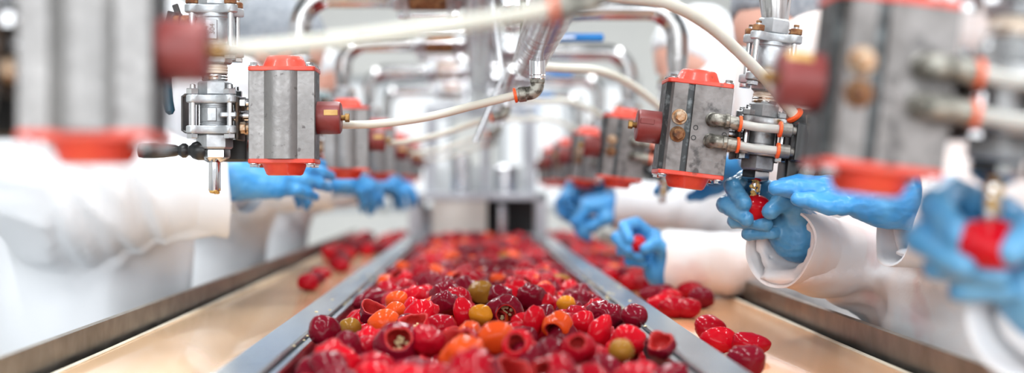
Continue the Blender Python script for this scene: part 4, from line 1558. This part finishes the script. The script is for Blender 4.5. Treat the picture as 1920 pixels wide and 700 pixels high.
for (px, py, d, kind, colour, lab, ax, sd) in MAN:
    Y = 1.7
    for _ in range(12):
        r = d * Y / FPX / 2
        p = at(px, py, Y)
        zt_ = top(p.x, p.y) - r * .55
        Y = Y * (CZ - zt_) / (CZ - p.z) if CZ - p.z > .02 else Y
    for _ in range(40):
        p = at(px, py, Y)
        r = d * Y / FPX / 2
        if abs(p.x - TX) + r * 1.0 <= .181:
            break
        Y *= .99
    spheres.append((p.x, p.y, p.z, r))
    meta.append((kind, colour, lab, ax, sd))
NM = len(spheres)
man_pix = [(px, py, d, spheres[i][1]) for i, (px, py, d, *_ ) in enumerate(MAN)]
cell = .042
grid = {}
def gput(i):
    x, y, z, r = spheres[i]
    grid.setdefault((int(math.floor(x / cell)), int(math.floor(y / cell))), []).append(i)
for i in range(NM):
    gput(i)
pr = random.Random(21)
fails = 0
while fails < 260 and len(spheres) < 3200:
    r = pr.uniform(.0158, .0205)
    best = None
    for _ in range(7):
        x = TX + pr.uniform(-.176 + r, .176 - r)
        y = 1.00 + (4.60 - 1.00) * pr.random()
        tz = top(x, y)
        z = max(tz - .066 + r, RIM - .13 + r)
        ok = True
        cx, cy = int(math.floor(x / cell)), int(math.floor(y / cell))
        for a in (-1, 0, 1):
            for b_ in (-1, 0, 1):
                for j in grid.get((cx + a, cy + b_), ()):
                    q = spheres[j]
                    dd = (q[0] - x) ** 2 + (q[1] - y) ** 2
                    s_ = (q[3] + r) * .87
                    if dd < s_ * s_:
                        zz_ = q[2] + math.sqrt(s_ * s_ - dd)
                        if j < NM:
                            if q[2] - z > s_:      # well below a placed one
                                continue
                            ok = False
                            break
                        z = max(z, zz_)
                if not ok:
                    break
            if not ok:
                break
        if not ok or z + r * .45 > tz:
            continue
        # keep clear of the line of sight to the singled-out peppers
        u, v = proj((x, y, z))
        rp = r / y * FPX
        for (mx, my, md, mY) in man_pix:
            if y < mY and (u - mx) ** 2 + (v - my) ** 2 < (rp + md * .30) ** 2:
                ok = False
                break
        if not ok:
            continue
        if best is None or z - tz < best[0]:
            best = (z - tz, x, y, z)
    if best is None:
        fails += 1
        continue
    spheres.append((best[1], best[2], best[3], r))
    gput(len(spheres) - 1)
SP = np.array(spheres)
# which of them show, and how large: paint discs far to near
W2, H2 = 960, 350
ids = -np.ones((H2, W2), int)
order = np.argsort(-SP[:, 1])
for i in order:
    u, v = proj(SP[i, :3])
    rp = SP[i, 3] / SP[i, 1] * FPX / 2
    u, v = u / 2, v / 2
    x0, x1, y0, y1 = int(max(0, u - rp)), int(min(W2, u + rp + 1)), int(max(0, v - rp)), int(min(H2, v + rp + 1))
    if x0 >= x1 or y0 >= y1:
        continue
    yy, xx = np.mgrid[y0:y1, x0:x1]
    m = (xx - u) ** 2 + (yy - v) ** 2 < rp * rp
    ids[y0:y1, x0:x1][m] = i
vis = np.bincount(ids[ids >= 0], minlength=len(SP))

belt_list = []   # x, y, r, label
BZ = BELT - .001
RB = [(1331, 617, 'red pepper lying across the right rim edge, rear of the two touching the rim'), (1347, 641, 'red pepper tucked beside the right rim behind the frontmost ones'),
      (1406, 648, 'plump red pepper alone on the orange belt, nearest the guard at front right'), (1400, 679, 'dark red pepper with pale scar, nearest the camera on the right belt'),
      (1316, 560, 'dark red pepper farthest out of the cluster on the right belt'), (1293, 545, None), (1266, 578, None), (1287, 579, 'bright red pepper at the front of the right belt cluster'), (1243, 573, None),
      (1240, 549, None), (1266, 541, None), (1222, 553, None), (1206, 534, None), (1226, 522, None), (1193, 520, None), (1172, 508, None), (1258, 560, None), (1182, 531, None), (1250, 528, None)]
LB = [(588, 524, 'red pepper at the near end of the small row on the left belt'), (578, 530, None), (601, 514, None), (633, 493, None), (643, 485, None), (655, 476, None), (667, 467, None), (641, 499, None), (676, 461, None), (687, 452, None)]
for lst, sname in ((RB, 'right'), (LB, 'left')):
    for (px, py, lab) in lst:
        r = pr.uniform(.0165, .0195)
        Y = (CZ - BZ - r * .9) * FPX / (py - 350)
        p = at(px, py, Y)
        x = max(p.x, TX + .234 + r) if p.x > 0 else min(p.x, TX - .234 - r)
        belt_list.append((x, Y, r, lab, sname))
far_belt = []
def far_try(x, y):
    r = pr.uniform(.0155, .019)
    for (a, b_, c_, *_) in belt_list + far_belt:
        if (a - x) ** 2 + (b_ - y) ** 2 < ((c_ + r) * .9) ** 2:
            return
    far_belt.append((x, y, r))
for _ in range(700):
    y = pr.uniform(2.75, 5.1)
    far_try(TX + pr.uniform(.252, .252 + .035 + .09 * pr.random()), y)
for _ in range(220):
    y = pr.uniform(3.9, 5.1)
    far_try(TX - pr.uniform(.252, .31), y)
for _ in range(160):
    y = pr.uniform(3.7, 5.1)
    far_try(TX - pr.uniform(.375, .41), y)

colours = ['red'] * 9 + ['bright red'] * 6 + ['dark red'] * 8 + ['orange'] * 1
kinds = ['round'] * 3 + ['wrinkled'] * 5 + ['cored'] * 4 + ['torn'] * 2 + ['long'] * 2 + ['bean'] * 2 + ['plum'] * 4
DESC = {'round': 'smooth round', 'wrinkled': 'wrinkled', 'cored': 'cored hollow', 'torn': 'torn open', 'long': 'tall plump', 'bean': 'long curved', 'plum': 'oval'}
cam_p = Vector((0, 0, CZ))
# singled-out peppers
for i in range(NM):
    kind, colour, lab, ax, sd = meta[i]
    add_pepper(SP[i, :3], SP[i, 3] * 1.05, kind, colour, facing_q(ax, pr.uniform(0, 6)), lab, None, bool(sd))
NIND = 292 - NM - len(belt_list)
cand = [i for i in np.argsort(-vis) if i >= NM][:NIND]
cs = set(int(i) for i in cand)
rest = []
for i in range(NM, len(SP)):
    kind, colour = pr.choice(kinds), pr.choice(colours)
    if pr.random() < .018:
        colour = pr.choice(['olive brown', 'amber yellow', 'orange'])
    if kind in ('cored', 'torn'):
        q = facing_q(Vector((pr.uniform(-1, 1), pr.uniform(-1.2, .5), pr.uniform(-.2, 1.1))), pr.uniform(0, 6))
    else:
        q = rand_q()
    if i in cs:
        x, y = SP[i, 0], SP[i, 1]
        zx = 'left side' if x < -.06 else 'right side' if x > .07 else 'middle'
        zy = 'front' if y < 1.5 else 'sharp zone' if y < 2.0 else 'blurred back'
        add_pepper(SP[i, :3], SP[i, 3] * 1.06, kind, colour, q, '%s %s pepper in the trough pile, %s, %s' % (DESC[kind], colour, zy, zx),
                   '%s %s peppers in the trough pile, %s, %s' % (DESC[kind], colour, zy, zx), kind == 'cored' and pr.random() < .4)
    else:
        rest.append((SP[i, 0], SP[i, 1], SP[i, 2], SP[i, 3] * 1.06, kind, colour, q))
for (x, y, r, lab, sname) in belt_list:
    kind, colour = pr.choice(['bean', 'plum', 'long', 'plum', 'bean']), pr.choice(['red', 'red', 'bright red', 'dark red'])
    a = pr.uniform(-.5, .5)
    q = facing_q((math.cos(a), math.sin(a), pr.uniform(-.08, .08)), pr.uniform(0, 6))
    add_pepper((x, y, BELT + r * .86), r, kind, colour, q, lab or '%s %s pepper lying loose on the %s belt' % (DESC[kind], colour, sname),
               None if lab else '%s %s peppers on the %s belt' % (DESC[kind], colour, sname))
for (x, y, r) in far_belt:
    rest.append((x, y, BELT + r * .85, r, pr.choice(['bean', 'plum', 'long', 'wrinkled']), pr.choice(colours), rand_q()))
# the remaining small far ones and those buried under the top layer: one mass
SK = list(SKIN)
LOW = {k: [pepper_mesh(k, 77 + 5 * a + i, 14, 8) for i in range(2)] for a, k in enumerate(LIB)}
LOWN = {k: [(np.array([tuple(v) for v in m[0]]), m[1], m[2]) for m in v_] for k, v_ in LOW.items()}
AV, AF, AM, base_i = [], [], [], 0
for (x, y, z, r, kind, colour, q) in rest:
    vs, fs, mi = LOWN[kind][pr.randrange(2)]
    M3 = np.array(q.to_matrix())
    AV.append(vs @ M3.T * r + np.array((x, y, z)))
    AF += [[j + base_i for j in f] for f in fs]
    AM += [SK.index(colour) if m == 0 else 6 for m in mi]
    base_i += len(vs)
me = bpy.data.meshes.new('cherry_peppers')
me.from_pydata(np.concatenate(AV).tolist(), [], AF)
for k in SK:
    me.materials.append(SKIN[k])
me.materials.append(P_FLESH)
me.polygons.foreach_set('material_index', AM)
me.shade_smooth()
me.update()
o = link('cherry_peppers', me)
tag(o, 'countless red cherry peppers heaped deep and far along trough and belts', 'peppers')
o['kind'] = 'stuff'

# peppers held in gloves
hp = PEP_A.copy()
add_pepper(hp, .0185, 'plum', 'bright red', facing_q((1, .1, -.25), .4), 'bright red pepper pushed onto the sharp right nozzle by a blue glove', var=1)
hp = PEP_N + Vector((.004, -.012, .002))
add_pepper(hp, .0205, 'bean', 'bright red', facing_q((1, .1, -.15), .8), 'big blurred red pepper held under the nearest right nozzle', var=0)
hp = PEP_L.copy()
add_pepper(hp, .0175, 'plum', 'bright red', facing_q((1, .1, 0), .8), 'red pepper pinched by the low reaching blue glove right of trough', var=2)

# pale scraps of seed stuck on the rims
b = MB()
for _ in range(60):
    s_ = pr.choice((-1, 1))
    b.ball((TX + s_ * pr.uniform(.186, .190), pr.uniform(1.4, 2.6), RIM - .006 + pr.uniform(-.004, .006)), pr.uniform(.0012, .0022), (1, 1.3, .5), 6, 4)
for _ in range(16):
    s_ = pr.choice((-1, 1))
    b.ball((TX + s_ * pr.uniform(.192, .226), pr.uniform(1.5, 2.8), RIM + .0004), pr.uniform(.0014, .0030), (1, 1.2, .35), 6, 4)
o = b.build('seed_crumbs', M_SEED)
tag(o, 'pale seed crumbs stuck along the steel trough rims', 'crumbs')
o['kind'] = 'stuff'
